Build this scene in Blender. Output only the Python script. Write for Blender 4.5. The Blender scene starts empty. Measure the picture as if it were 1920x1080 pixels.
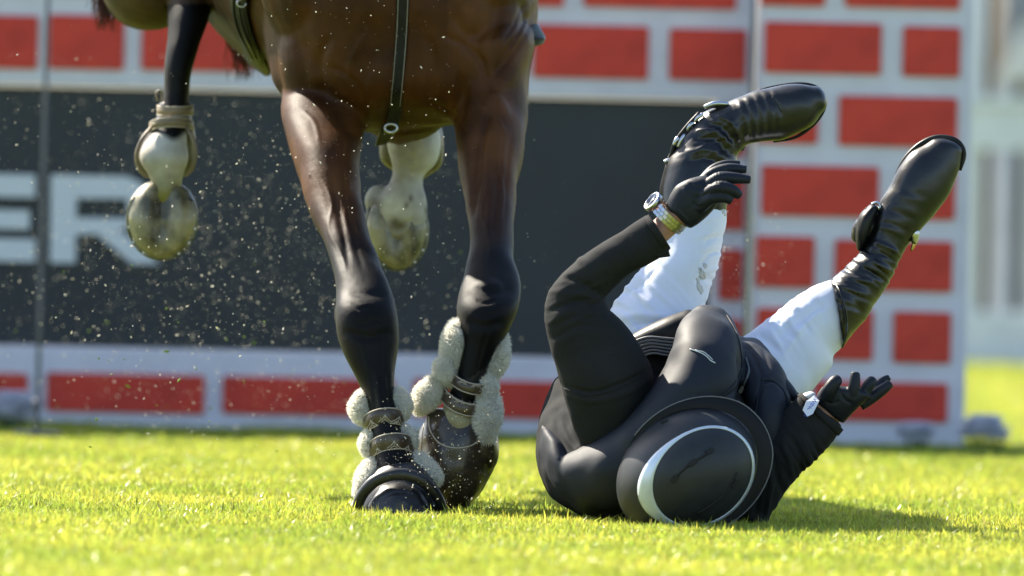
import bpy, bmesh, math, random
import numpy as np
from mathutils import Vector, Matrix
from mathutils.bvhtree import BVHTree
random.seed(7); rng = np.random.default_rng(7)
sc = bpy.context.scene
col = sc.collection
PI = math.pi

# ------------------------------------------------------------------ camera
DIST, CAMZ, ROLL = 21.0, 0.70, math.radians(1.3)
cam_d = bpy.data.cameras.new('camera'); cam = bpy.data.objects.new('camera', cam_d); col.objects.link(cam)
cr, sr = math.cos(ROLL), math.sin(ROLL)
cam.matrix_world = Matrix(((cr, -sr, 0, 0), (0, 0, -1, -DIST), (sr, cr, 0, CAMZ), (0, 0, 0, 1)))
cam_d.sensor_width = 36; cam_d.lens = 36*DIST/1.92
cam_d.shift_y = -280/1920
cam_d.clip_end = 500; cam_d.clip_start = 1
cam_d.dof.use_dof = True; cam_d.dof.focus_distance = DIST-0.12; cam_d.dof.aperture_fstop = 3.7
sc.camera = cam
# ------------------------------------------------------------------ light
SUN_EL, SUN_AZ = math.radians(41), math.radians(46)      # azimuth: how far behind the pure left
world = bpy.data.worlds.new("World"); sc.world = world; world.use_nodes = True
wn = world.node_tree.nodes; wl = world.node_tree.links
bg = wn['Background']; sky = wn.new('ShaderNodeTexSky'); sky.sky_type = 'NISHITA'; sky.sun_disc = False
sky.sun_elevation = SUN_EL; sky.sun_rotation = -(PI/2-SUN_AZ)
wl.new(sky.outputs[0], bg.inputs[0]); bg.inputs[1].default_value = 0.10
sun_d = bpy.data.lights.new('sun', 'SUN'); sun_d.energy = 5.0; sun_d.angle = math.radians(0.5); sun_d.color = (1, .91, .76)
sun = bpy.data.objects.new('sun', sun_d); col.objects.link(sun)
Ldir = Vector((math.cos(SUN_EL)*math.cos(SUN_AZ), -math.cos(SUN_EL)*math.sin(SUN_AZ), -math.sin(SUN_EL)))
sun.rotation_euler = Ldir.to_track_quat('-Z', 'Y').to_euler(); sun.location = (-6, 3, 6)
sc.view_settings.view_transform = 'Standard'; sc.view_settings.look = 'None'
sc.view_settings.exposure = 1.55; sc.view_settings.gamma = 1; sc.view_settings.use_curve_mapping = False
sc.render.engine = 'CYCLES'; sc.cycles.use_denoising = True
try: sc.cycles.denoiser = 'OPENIMAGEDENOISE'
except Exception: pass
sc.cycles.max_bounces = 8; sc.cycles.transmission_bounces = 4; sc.cycles.transparent_max_bounces = 8

# ------------------------------------------------------------------ helpers
DK = 1.0
def P(px, py, d=0.0):
    """photo-derived measure (1 unit = 1 mm at the rider) at depth d -> world point"""
    if d > 0: d *= DK
    s = (DIST+d)/DIST*0.001
    u = (px-960)*s; v = (260-py)*s
    return np.array((u*cr-v*sr, d, CAMZ+u*sr+v*cr))
CAMP = np.array((0, -DIST, CAMZ))

def tag(o, label=None, cat=None, group=None, kind=None):
    if label: o['label'] = label
    if cat: o['category'] = cat
    if group: o['group'] = group
    if kind: o['kind'] = kind
    return o
def root(name, loc, label, cat, group=None):
    o = bpy.data.objects.new(name, None); o.location = loc; o.empty_display_size = .1
    col.objects.link(o); return tag(o, label, cat, group)
def world_loc(o):
    v = Vector(o.location)
    return v if o.parent is None else v + world_loc(o.parent)
def link(name, me, mat=None, parent=None, smooth=True):
    o = bpy.data.objects.new(name, me); col.objects.link(o)
    if mat is not None:
        for m in (mat if isinstance(mat, (list, tuple)) else [mat]): me.materials.append(m)
    if smooth: me.polygons.foreach_set('use_smooth', [True]*len(me.polygons))
    if parent is not None:
        o.parent = parent
        # children keep their vertices in world space: cancel the parents' offset
        if not parent.get('_w'): pass
        o.location = -total(parent)
    return o
def total(o):
    v = Vector((0, 0, 0))
    while o is not None: v += o.location; o = o.parent
    return v
def mesh_from(V, F, name='m'):
    me = bpy.data.meshes.new(name); me.from_pydata([tuple(map(float, v)) for v in V], [], F); me.update(); return me
def merge(parts):
    V, F, off = [], [], 0
    for v, f in parts:
        V.extend(v); F.extend([tuple(i+off for i in q) for q in f]); off += len(v)
    return V, F
def catmull(A, sub):
    A = np.asarray(A, float); n = len(A)
    if sub <= 1 or n < 2: return A
    out = []
    for i in range(n-1):
        p0 = A[i-1] if i > 0 else 2*A[0]-A[1]
        p1, p2 = A[i], A[i+1]
        p3 = A[i+2] if i+2 < n else 2*A[n-1]-A[n-2]
        for k in range(sub):
            t = k/sub
            out.append(.5*((2*p1)+(-p0+p2)*t+(2*p0-5*p1+4*p2-p3)*t*t+(-p0+3*p1-3*p2+p3)*t**3))
    out.append(A[-1]); return np.array(out)
def tube_faces(nr, n, caps=True, off=0):
    F = []
    for i in range(nr-1):
        for j in range(n):
            a = off+i*n+j; b = off+i*n+(j+1) % n
            F.append((a, b, b+n, a+n))
    if caps:
        F.append(tuple(off+j for j in reversed(range(n)))); F.append(tuple(off+(nr-1)*n+j for j in range(n)))
    return F
def loft(st, n=28, sub=4, e=2.0, cap=(0.5, 0.5), lift=0.0):
    """st: (xl,yl,xr,yr,depth,depth_radius) sections; returns a closed rounded body"""
    st = [tuple(s) for s in st]
    S = catmull(st, sub)
    L = np.array([P(s[0], s[1], s[4]) for s in S]); R = np.array([P(s[2], s[3], s[4]) for s in S])
    C = (L+R)/2; A = (R-L)/2; B = np.zeros_like(A); B[:, 1] = S[:, 5]; B[:, 2] += lift*S[:, 5]
    th = np.arange(n)*2*PI/n
    c = np.cos(th); s_ = np.sin(th)
    c = np.sign(c)*np.abs(c)**(2/e); s_ = np.sign(s_)*np.abs(s_)**(2/e)
    rings = [C[i]+np.outer(c, A[i])+np.outer(s_, B[i]) for i in range(len(S))]
    def capr(i, j, k):
        ax = C[i]-C[j]; ax = ax/(np.linalg.norm(ax)+1e-9)
        r = min(np.linalg.norm(A[i]), np.linalg.norm(B[i]))*k
        out = []
        for t in (30, 55, 75, 86):
            t = math.radians(t)
            out.append(C[i]+ax*math.sin(t)*r+math.cos(t)*(rings[i]-C[i]))
        return out
    if cap[0]: rings = capr(0, 1, cap[0])[::-1]+rings; 
    if cap[1]:
        k = len(C)-1; base = rings[-1]
        ax = C[k]-C[k-1]; ax = ax/(np.linalg.norm(ax)+1e-9); r = min(np.linalg.norm(A[k]), np.linalg.norm(B[k]))*cap[1]
        rings += [C[k]+ax*math.sin(math.radians(t))*r+math.cos(math.radians(t))*(base-C[k]) for t in (30, 55, 75, 86)]
    V = np.concatenate(rings)
    F = tube_faces(len(rings), n)
    return list(V), F
def ptube(pts, rad, n=10, sub=4, closed=False, flat=1.0, up=None, world=False):
    """tube through points; rad is scalar or per point (metres)"""
    W = np.array(pts, float) if world else np.array([P(*p) for p in pts])
    r = np.array([rad]*len(W) if np.isscalar(rad) else rad, float)
    Q = catmull(np.column_stack((W, r)), sub) if not closed else np.column_stack((W, r))
    W, r = Q[:, :3], Q[:, 3]
    m = len(W)
    T = np.gradient(W, axis=0) if not closed else np.roll(W, -1, 0)-np.roll(W, 1, 0)
    T /= np.linalg.norm(T, axis=1)[:, None]+1e-12
    ref = np.array(up if up is not None else (0, 1, 0), float)
    V = []
    th = np.arange(n)*2*PI/n
    prev = None
    for i in range(m):
        a = ref-np.dot(ref, T[i])*T[i] if (prev is None or up is not None) else prev-np.dot(prev, T[i])*T[i]
        if np.linalg.norm(a) < 1e-5: a = np.array((1, 0, 0))-T[i][0]*T[i]
        a /= np.linalg.norm(a); prev = a
        b = np.cross(T[i], a)
        V.extend(W[i]+r[i]*(flat*np.outer(np.cos(th), a)+np.outer(np.sin(th), b)))
    F = tube_faces(m, n, not closed)
    if closed:
        for j in range(n): F.append(((m-1)*n+j, (m-1)*n+(j+1) % n, (j+1) % n, j))
    return V, F
def blob(c, r, rot=0.0, n=24, m=14):
    """ellipsoid at (px,py,d) with radii (x,z,y) metres, rotated in the picture plane"""
    C = P(*c); V = []; F = []
    ca, sa = math.cos(rot), math.sin(rot)
    for i in range(m+1):
        ph = PI*(i+.02)/(m+.04)-PI/2
        for j in range(n):
            th = 2*PI*j/n
            x, y, z = math.cos(ph)*math.cos(th)*r[0], math.cos(ph)*math.sin(th)*r[2], math.sin(ph)*r[1]
            V.append(C+np.array((x*ca-z*sa, y, x*sa+z*ca)))
    return V, tube_faces(m+1, n)
def remesh(parts, voxel=.004, smooth=6, name='m'):
    V, F = merge(parts)
    me = mesh_from(V, F); o = bpy.data.objects.new('tmp', me); col.objects.link(o)
    m = o.modifiers.new('r', 'REMESH'); m.mode = 'VOXEL'; m.voxel_size = voxel; m.use_smooth_shade = True
    if smooth:
        s = o.modifiers.new('s', 'SMOOTH'); s.factor = .5; s.iterations = smooth
    dg = bpy.context.evaluated_depsgraph_get()
    out = bpy.data.meshes.new_from_object(o.evaluated_get(dg)); out.name = name
    bpy.data.objects.remove(o); bpy.data.meshes.remove(me)
    out.materials.clear()
    return out
def getv(me):
    a = np.empty(len(me.vertices)*3); me.vertices.foreach_get('co', a); return a.reshape(-1, 3)
def getn(me):
    a = np.empty(len(me.vertices)*3); me.vertices.foreach_get('normal', a); return a.reshape(-1, 3)
def setv(me, V):
    me.vertices.foreach_set('co', V.ravel()); me.update()
def topix(V):
    """world -> picture measures of every vertex"""
    s = (DIST+V[:, 1])/DIST*0.001
    x = V[:, 0]; z = V[:, 2]-CAMZ
    return np.column_stack((960+(x*cr+z*sr)/s, 260-(-x*sr+z*cr)/s))
def folds(me, lst):
    """lst: (polyline [(x,y)..], width_mm, amp_mm): ridges (+) and creases (-) pressed along the cloth"""
    V = getv(me); N = getn(me); q = topix(V); D = np.zeros(len(V))
    for pl, w, a in lst:
        pl = catmull(pl, 5) if len(pl) > 2 else np.asarray(pl, float)
        best = np.full(len(V), 1e9); tt = np.zeros(len(V))
        for i in range(len(pl)-1):
            p, r = pl[i], pl[i+1]; v = r-p; L = np.dot(v, v)+1e-9
            t = np.clip(((q-p)@v)/L, 0, 1); dd = np.linalg.norm(q-p-t[:, None]*v, axis=1)
            k = dd < best; best[k] = dd[k]; tt[k] = (i+t[k])/(len(pl)-1)
        fade = np.clip(np.sin(PI*np.clip(tt, .02, .98))*1.8, 0, 1)
        D += a*.001*fade*np.exp(-(best/w)**2)
    setv(me, V+N*D[:, None])
def ripple(me, c, dirv, wl, amp, rad, warp=.5):
    """cloth or leather ripples round c=(x,y), running across dirv, wavelength and amplitude in mm"""
    V = getv(me); N = getn(me); q = topix(V)-np.array(c)
    d = np.array(dirv, float); d /= np.linalg.norm(d); e = np.array((-d[1], d[0]))
    a = q@d; b = q@e
    ph = a/wl*2*PI+warp*(np.sin(b/wl*1.3+a/wl)+.7*np.sin(b/wl*.6+1.7+V[:, 1]*60))+2.0*np.sin(V[:, 1]*22)
    w = np.exp(-((a/rad[0])**2+(b/rad[1])**2))
    f = (.5+.5*np.sin(ph))**1.5+.35*np.sin(ph*1.73+b/wl)
    setv(me, V+N*(amp*.001*w*f)[:, None])
def lump(me, scale, amp, seed=0):
    V = getv(me); N = getn(me); r = np.random.default_rng(seed); D = np.zeros(len(V))
    for k in range(14):
        d = r.normal(size=3); d /= np.linalg.norm(d)
        f = 2*PI/scale*(.6+1.2*r.random()); D += np.sin(V@d*f+r.random()*6.3+1.2*np.sin(V@np.roll(d, 1)*f*.6))/14**.5
    setv(me, V+N*(D*amp)[:, None])
class Skin:
    """lay things on a surface"""
    def __init__(self, *objs):
        V, F = [], []
        for o in objs:
            me = o.data if hasattr(o, 'data') else o
            off = len(V); v = getv(me); V.extend(map(tuple, v)); F.extend([tuple(i+off for i in p.vertices) for p in me.polygons])
        self.t = BVHTree.FromPolygons(V, F)
    def at(self, px, py, off=0.0, default=None):
        tgt = P(px, py, 0.0); d = Vector(tgt-CAMP).normalized()
        h = self.t.ray_cast(Vector(CAMP), d, 60)
        if h[0] is None: return default
        n = h[1] if h[1].dot(d) < 0 else -h[1]
        return np.array(h[0]+n*off), np.array(n)
def seam(skin, pts, r, name, mat, parent, sub=8, off=0.0, n=6, flat=1.0):
    Q = catmull(pts, sub); W = [];
    for x, y in Q:
        h = skin.at(x, y, off)
        if h is not None: W.append(h[0])
    if len(W) < 3: return None
    V, F = ptube(W, r, n=n, sub=1, world=True)
    return link(name, mesh_from(V, F), mat, parent)
def patch(skin, outline_fn, nu, nv, off, thick, name, mat, parent):
    """grid patch laid on a surface: outline_fn(u,v)->(px,py); with thickness"""
    V = []; 
    for i in range(nu+1):
        for j in range(nv+1):
            x, y = outline_fn(i/nu, j/nv); h = skin.at(x, y, off)
            V.append(h)
    last = next(h for h in V if h is not None); VV = []; W2 = []
    for h in V:
        if h is None: h = last
        last = h; VV.append(h[0]); W2.append(h[0]-h[1]*thick)
    n = nv+1; F = []
    m = len(VV)
    for i in range(nu):
        for j in range(nv):
            a = i*n+j; F.append((a, a+n, a+n+1, a+1)); F.append((a+m, a+1+m, a+n+1+m, a+n+m))
    per = [j for j in range(nv)]+[i*n+nv for i in range(nu)]+[nu*n+j for j in range(nv, 0, -1)]+[i*n for i in range(nu, 0, -1)]
    for k in range(len(per)):
        a, b = per[k], per[(k+1) % len(per)]; F.append((a, b, b+m, a+m))
    return link(name, mesh_from(VV+W2, F), mat, parent)
def box_me(sx, sy, sz, bev=0.0, seg=2):
    bm = bmesh.new(); bmesh.ops.create_cube(bm, size=1)
    for v in bm.verts: v.co = Vector((v.co.x*sx, v.co.y*sy, v.co.z*sz))
    if bev: bmesh.ops.bevel(bm, geom=bm.edges[:], offset=bev, segments=seg, affect='EDGES')
    me = bpy.data.meshes.new('b'); bm.to_mesh(me); bm.free(); return me

# ------------------------------------------------------------------ materials
def mat(name, base=(.5, .5, .5), rough=.6, spec=.5, metal=0, noise=None, bump=None, sheen=0, coat=0, attr=None, trans=0, fine=None):
    m = bpy.data.materials.new(name); m.use_nodes = True; nt = m.node_tree; N = nt.nodes; Lk = nt.links
    b = N['Principled BSDF']
    b.inputs['Roughness'].default_value = rough; b.inputs['Specular IOR Level'].default_value = spec
    b.inputs['Metallic'].default_value = metal; b.inputs['Sheen Weight'].default_value = sheen
    b.inputs['Coat Weight'].default_value = coat; b.inputs['Coat Roughness'].default_value = .12
    b.inputs['Base Color'].default_value = (*base, 1)
    geo = N.new('ShaderNodeTexCoord')
    src = None
    if attr:
        a = N.new('ShaderNodeAttribute'); a.attribute_name = attr; src = a.outputs['Color']
        Lk.new(src, b.inputs['Base Color'])
    if noise:                                   # (scale, second colour, low, high)
        t = N.new('ShaderNodeTexNoise'); t.inputs['Scale'].default_value = noise[0]; t.inputs['Detail'].default_value = 6
        r = N.new('ShaderNodeValToRGB'); r.color_ramp.elements[0].position = noise[2]; r.color_ramp.elements[1].position = noise[3]
        Lk.new(geo.outputs['Object'], t.inputs['Vector']); Lk.new(t.outputs[0], r.inputs[0])
        mx = N.new('ShaderNodeMix'); mx.data_type = 'RGBA'; Lk.new(r.outputs[0], mx.inputs[0])
        mx.inputs[6].default_value = (*base, 1); mx.inputs[7].default_value = (*noise[1], 1)
        if src is not None: Lk.new(src, mx.inputs[6])
        if src is not None and len(noise) > 4: mx.blend_type = 'MULTIPLY'
        Lk.new(mx.outputs[2], b.inputs['Base Color'])
        rr = N.new('ShaderNodeMapRange'); rr.inputs[3].default_value = max(rough-.08, 0); rr.inputs[4].default_value = min(rough+.1, 1)
        Lk.new(t.outputs[0], rr.inputs[0]); Lk.new(rr.outputs[0], b.inputs['Roughness'])
    last = None
    for bb in ([bump] if bump else [])+([fine] if fine else []):      # (scale, strength, distance[, stretch])
        t = N.new('ShaderNodeTexNoise'); t.inputs['Scale'].default_value = bb[0]; t.inputs['Detail'].default_value = 5
        if len(bb) > 3:
            mp = N.new('ShaderNodeMapping'); mp.inputs['Scale'].default_value = bb[3]
            Lk.new(geo.outputs['Object'], mp.inputs[0]); Lk.new(mp.outputs[0], t.inputs['Vector'])
        else: Lk.new(geo.outputs['Object'], t.inputs['Vector'])
        bp = N.new('ShaderNodeBump'); bp.inputs['Strength'].default_value = bb[1]; bp.inputs['Distance'].default_value = bb[2]
        Lk.new(t.outputs[0], bp.inputs['Height'])
        if last: Lk.new(last.outputs[0], bp.inputs['Normal'])
        last = bp
    if last: Lk.new(last.outputs[0], b.inputs['Normal'])
    if trans:
        tr = N.new('ShaderNodeBsdfTranslucent'); ms = N.new('ShaderNodeMixShader'); ms.inputs[0].default_value = trans
        tr.inputs[0].default_value = (*base, 1)
        if src is not None: Lk.new(src, tr.inputs[0])
        Lk.new(b.outputs[0], ms.inputs[1]); Lk.new(tr.outputs[0], ms.inputs[2]); Lk.new(ms.outputs[0], N['Material Output'].inputs[0])
    return m
M = {}
M['white_paint'] = mat('white_paint', (.64, .63, .73), .55, noise=(9, (.57, .56, .65), .45, .75), bump=(60, .15, .002))
M['red_paint'] = mat('red_paint', (.62, .034, .016), .5, noise=(14, (.48, .024, .012), .4, .7), bump=(80, .2, .002))
M['fence_white'] = mat('fence_white', (.80, .80, .82), .5, noise=(9, (.7, .7, .72), .45, .75), bump=(60, .15, .002))
M['dark_panel'] = mat('dark_panel', (.011, .016, .026), .5, noise=(5, (.019, .025, .035), .4, .7))
M['letter'] = mat('letter', (.62, .65, .72), .5)
M['grey_pole'] = mat('grey_pole', (.085, .09, .12), .4)
M['coat'] = mat('coat', (.1, .04, .02), .48, .16, attr='Col', noise=(11, (.50, .47, .46), .36, .62, 1), bump=(45, .25, .004), fine=(900, .8, .0009, (1, 1, .15)))
M['shoe_metal'] = mat('shoe_metal', (.20, .19, .15), .42, .5, .8, noise=(60, (.08, .08, .05), .4, .6), bump=(120, .4, .001))
M['hoof_sole'] = mat('hoof_sole', (.30, .26, .15), .36, .45, noise=(17, (.05, .042, .018), .40, .62), bump=(40, .6, .004), coat=.35)
M['hoof_wall'] = mat('hoof_wall', (.10, .085, .055), .3, .6, noise=(20, (.22, .19, .12), .4, .7), bump=(70, .35, .002), coat=.4)
M['black_rubber'] = mat('black_rubber', (.012, .012, .014), .38, .5, noise=(25, (.03, .03, .03), .5, .75), bump=(90, .25, .001))
M['brown_leather'] = mat('brown_leather', (.050, .032, .020), .36, .5, noise=(22, (.10, .075, .04), .45, .75), bump=(120, .3, .001), coat=.15)
M['bell_leather'] = mat('bell_leather', (.030, .020, .013), .32, .5, noise=(18, (.075, .055, .035), .45, .75), bump=(70, .35, .0015), coat=.2)
M['piping'] = mat('piping', (.42, .36, .27), .5)
M['fleece'] = mat('fleece', (.88, .86, .78), .9, .1, sheen=.5, trans=.5)
M['dark_leather'] = mat('dark_leather', (.008, .008, .008), .42, .22, bump=(110, .3, .001), noise=(20, (.03, .028, .025), .5, .75))
M['jacket'] = mat('jacket', (.016, .017, .0185), .85, .15, noise=(12, (.022, .023, .025), .4, .7), bump=(500, .35, .0006, (1, 1, 1)), fine=(30, .3, .004))
M['vest'] = mat('vest', (.010, .013, .022), .62, .3, noise=(7, (.014, .018, .028), .4, .7), bump=(700, .25, .0004), fine=(22, .25, .003))
M['breeches'] = mat('breeches', (.74, .76, .86), .75, .2, noise=(6, (.68, .70, .80), .45, .8), bump=(600, .25, .0005), fine=(26, .35, .004))
M['dirt'] = mat('dirt', (.50, .49, .47), .9)
M['boot_leather'] = mat('boot_leather', (.004, .004, .0045), .33, .5, noise=(14, (.016, .015, .013), .45, .8), bump=(160, .15, .0008), fine=(34, .2, .003), coat=.05)
M['boot_leather'].node_tree.nodes['Principled BSDF'].inputs['Coat Roughness'].default_value = .13
M['glove'] = mat('glove', (.006, .009, .017), .5, .28, noise=(30, (.009, .012, .02), .4, .7), bump=(220, .35, .0008), fine=(60, .3, .002))
M['skin'] = mat('skin', (.42, .22, .14), .5, .4, noise=(30, (.34, .17, .11), .4, .7), bump=(150, .3, .0008))
M['helmet_matt'] = mat('helmet_matt', (.019, .022, .026), .45, .35, noise=(40, (.024, .027, .032), .4, .7), bump=(900, .12, .0003), fine=(9, .15, .004))
M['helmet_gloss'] = mat('helmet_gloss', (.010, .010, .012), .22, .5, coat=.3, bump=(300, .1, .0005))
M['visor_black'] = mat('visor_black', (.006, .0065, .008), .5, .2, bump=(300, .1, .0005))
M['vent'] = mat('vent', (.003, .003, .003), .7)
M['silver'] = mat('silver', (.78, .80, .83), .22, .5, 1, noise=(18, (.55, .57, .6), .45, .7), bump=(60, .2, .001))
M['silver_band'] = mat('silver_band', (.62, .68, .76), .30, .5, .35, noise=(14, (.45, .50, .56), .5, .8), bump=(40, .15, .001))
M['steel'] = mat('steel', (.50, .51, .54), .28, .5, 1, bump=(200, .1, .0005))
M['watch_glass'] = mat('watch_glass', (.02, .025, .03), .05, .8, coat=1)
M['white_cloth'] = mat('white_cloth', (.8, .8, .8), .6)
M['label_white'] = mat('label_white', (.75, .76, .82), .5)
M['label_blue'] = mat('label_blue', (.02, .06, .4), .5)
M['reflective'] = mat('reflective', (.62, .66, .7), .35)
M['elastic'] = mat('elastic', (.14, .14, .15), .5)
M['tail_hair'] = mat('tail_hair', (.13, .035, .012), .4, .5, trans=.35)
M['dust'] = mat('dust', (.82, .78, .68), .5, .6, trans=.45)
M['clipping'] = mat('clipping', (.25, .36, .03), .5, .4, trans=.5)
M['soil'] = mat('soil', (.12, .17, .02), .9, noise=(3, (.085, .12, .018), .35, .7), bump=(60, .6, .01))
M['peach'] = mat('peach', (.85, .60, .46), .7); M['brown_wall'] = mat('brown_wall', (.10, .06, .045), .7)
M['slate'] = mat('slate', (.10, .12, .14), .6); M['tent'] = mat('tent', (.80, .78, .74), .6, trans=.3)
M['blue_grey'] = mat('blue_grey', (.25, .32, .38), .6); M['hedge'] = mat('hedge', (.05, .09, .02), .8, noise=(30, (.02, .045, .01), .4, .6))
M['petal'] = mat('petal', (.86, .87, .92), .6, trans=.45); M['plant_green'] = mat('plant_green', (.05, .10, .03), .6, trans=.3)

# ------------------------------------------------------------------ ground and grass
def plane(name, x0, x1, y0, y1, z, m, nx=1, ny=1):
    V = [(x0+(x1-x0)*i/nx, y0+(y1-y0)*j/ny, z) for j in range(ny+1) for i in range(nx+1)]
    F = [(j*(nx+1)+i, j*(nx+1)+i+1, (j+1)*(nx+1)+i+1, (j+1)*(nx+1)+i) for j in range(ny) for i in range(nx)]
    return link(name, mesh_from(V, F), m, smooth=False)
tag(plane('ground', -150, 150, -60, 300, -.026, M['soil']), kind='structure')

gm = bpy.data.materials.new('grass_blade'); gm.use_nodes = True
nt = gm.node_tree; N = nt.nodes; b = N['Principled BSDF']
at = N.new('ShaderNodeAttribute'); at.attribute_name = 'tint'
ti = N.new('ShaderNodeTexCoord'); nz = N.new('ShaderNodeTexNoise'); nz.inputs['Scale'].default_value = 1.6; nz.inputs['Detail'].default_value = 3
gp = N.new('ShaderNodeNewGeometry'); nt.links.new(gp.outputs['Position'], nz.inputs['Vector'])
mx = N.new('ShaderNodeMix'); mx.data_type = 'RGBA'; mx.blend_type = 'MULTIPLY'; mx.inputs[0].default_value = 1
rp = N.new('ShaderNodeValToRGB'); rp.color_ramp.elements[0].position = .35; rp.color_ramp.elements[1].position = .65
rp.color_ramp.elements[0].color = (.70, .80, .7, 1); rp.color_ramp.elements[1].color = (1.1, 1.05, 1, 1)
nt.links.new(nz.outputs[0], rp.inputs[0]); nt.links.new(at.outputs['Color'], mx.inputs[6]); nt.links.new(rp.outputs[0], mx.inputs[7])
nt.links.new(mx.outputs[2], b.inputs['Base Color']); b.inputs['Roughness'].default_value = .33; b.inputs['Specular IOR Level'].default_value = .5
tr = N.new('ShaderNodeBsdfTranslucent'); ms = N.new('ShaderNodeMixShader'); ms.inputs[0].default_value = .55
nt.links.new(mx.outputs[2], tr.inputs[0]); nt.links.new(b.outputs[0], ms.inputs[1]); nt.links.new(tr.outputs[0], ms.inputs[2])
nt.links.new(ms.outputs[0], N['Material Output'].inputs[0])

def grass_patch(k, size=.22, nb=3600):
    r = np.random.default_rng(100+k)
    x = r.uniform(-size/2, size/2, nb); y = r.uniform(-size/2, size/2, nb)
    clump = .5+.5*np.sin(x*70+k)*np.cos(y*63+2*k)
    h = r.uniform(.010, .024, nb)*(.75+.5*clump); h[r.random(nb) < .04] *= 1.5
    w = r.uniform(.0010, .0022, nb); a = r.uniform(0, 2*PI, nb); ld = r.uniform(0, 2*PI, nb)
    lean = r.uniform(.0, .75, nb)*h; 
    cx, sx = np.cos(a)*w, np.sin(a)*w; lx, ly = np.cos(ld)*lean, np.sin(ld)*lean
    V = np.zeros((nb, 5, 3))
    V[:, 0] = np.column_stack((x-cx, y-sx, np.full(nb, -.006))); V[:, 1] = np.column_stack((x+cx, y+sx, np.full(nb, -.006)))
    V[:, 2] = np.column_stack((x-cx*.8+lx*.35, y-sx*.8+ly*.35, h*.6)); V[:, 3] = np.column_stack((x+cx*.8+lx*.35, y+sx*.8+ly*.35, h*.6))
    V[:, 4] = np.column_stack((x+lx, y+ly, h*(1-.25*lean/h)))
    me = bpy.data.meshes.new('grass_patch')
    F = []
    for i in range(nb):
        o = 5*i; F.append((o, o+1, o+3, o+2)); F.append((o+2, o+3, o+4))
    me.from_pydata(V.reshape(-1, 3).tolist(), [], F); me.materials.append(gm)
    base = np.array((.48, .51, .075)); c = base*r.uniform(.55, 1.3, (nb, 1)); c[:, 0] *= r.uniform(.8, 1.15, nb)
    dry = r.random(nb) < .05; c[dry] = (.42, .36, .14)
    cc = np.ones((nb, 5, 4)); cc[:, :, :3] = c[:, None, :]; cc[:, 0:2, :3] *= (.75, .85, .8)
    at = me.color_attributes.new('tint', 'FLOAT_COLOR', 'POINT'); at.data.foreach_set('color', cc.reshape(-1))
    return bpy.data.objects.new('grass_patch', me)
gcol = bpy.data.collections.new('grass_patches')
for k in range(5): gcol.objects.link(grass_patch(k))
pts = []
def fill(y0, y1, xa, xb, st=.19):
    y = y0
    while y < y1:
        s = (DIST+y)/DIST
        x = xa*s
        while x < xb*s:
            pts.append((x+random.uniform(-.04, .04), y+random.uniform(-.04, .04), -.019)); x += st
        y += st
fill(-4.2, 5.75, -1.15, 1.15)
fill(5.75, 16.5, .55, 1.2, .2)
pm = bpy.data.meshes.new('turf'); pm.from_pydata(pts, [], [])
grass = bpy.data.objects.new('grass', pm); col.objects.link(grass)
tag(grass, 'short bright green turf lit from behind, covering the ground', 'grass', kind='stuff')
ng = bpy.data.node_groups.new('scatter', 'GeometryNodeTree')
ng.interface.new_socket('Geometry', in_out='INPUT', socket_type='NodeSocketGeometry')
ng.interface.new_socket('Geometry', in_out='OUTPUT', socket_type='NodeSocketGeometry')
gi = ng.nodes.new('NodeGroupInput'); go = ng.nodes.new('NodeGroupOutput')
iop = ng.nodes.new('GeometryNodeInstanceOnPoints'); ci = ng.nodes.new('GeometryNodeCollectionInfo')
ci.inputs['Collection'].default_value = gcol; ci.inputs['Separate Children'].default_value = True; ci.inputs['Reset Children'].default_value = True
iop.inputs['Pick Instance'].default_value = True
rv = ng.nodes.new('FunctionNodeRandomValue'); rv.data_type = 'FLOAT_VECTOR'
rv.inputs[0].default_value = (0, 0, 0); rv.inputs[1].default_value = (0, 0, 2*PI)
rs = ng.nodes.new('FunctionNodeRandomValue'); rs.data_type = 'FLOAT_VECTOR'; rs.inputs[0].default_value = (1, 1, .75); rs.inputs[1].default_value = (1.1, 1.1, 1.2)
ng.links.new(gi.outputs[0], iop.inputs['Points']); ng.links.new(ci.outputs[0], iop.inputs['Instance'])
ng.links.new(rv.outputs[0], iop.inputs['Rotation']); ng.links.new(rs.outputs[0], iop.inputs['Scale'])
ng.links.new(iop.outputs[0], go.inputs[0])
md = grass.modifiers.new('scatter', 'NODES'); md.node_group = ng

# ------------------------------------------------------------------ the painted wall behind
WY = 5.7
def wbox(name, x0, y0, x1, y1, d, thick, m, parent, bev=.004):
    """box given by its measured extent at depth d"""
    c = P((x0+x1)/2, (y0+y1)/2, d); s = (DIST+d)/DIST*.001
    me = box_me((x1-x0)*s, thick, (y1-y0)*s, bev)
    o = link(name, me, m, parent, smooth=False)
    o.location = Vector((c[0], d+thick/2, c[2]))-(total(parent) if parent else Vector((0, 0, 0)))
    return o
wall = root('brick_wall', (-.3, WY+.1, 0), 'long white wall panel with recessed dark board and red bricks, behind the horse', 'wall')
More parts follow.
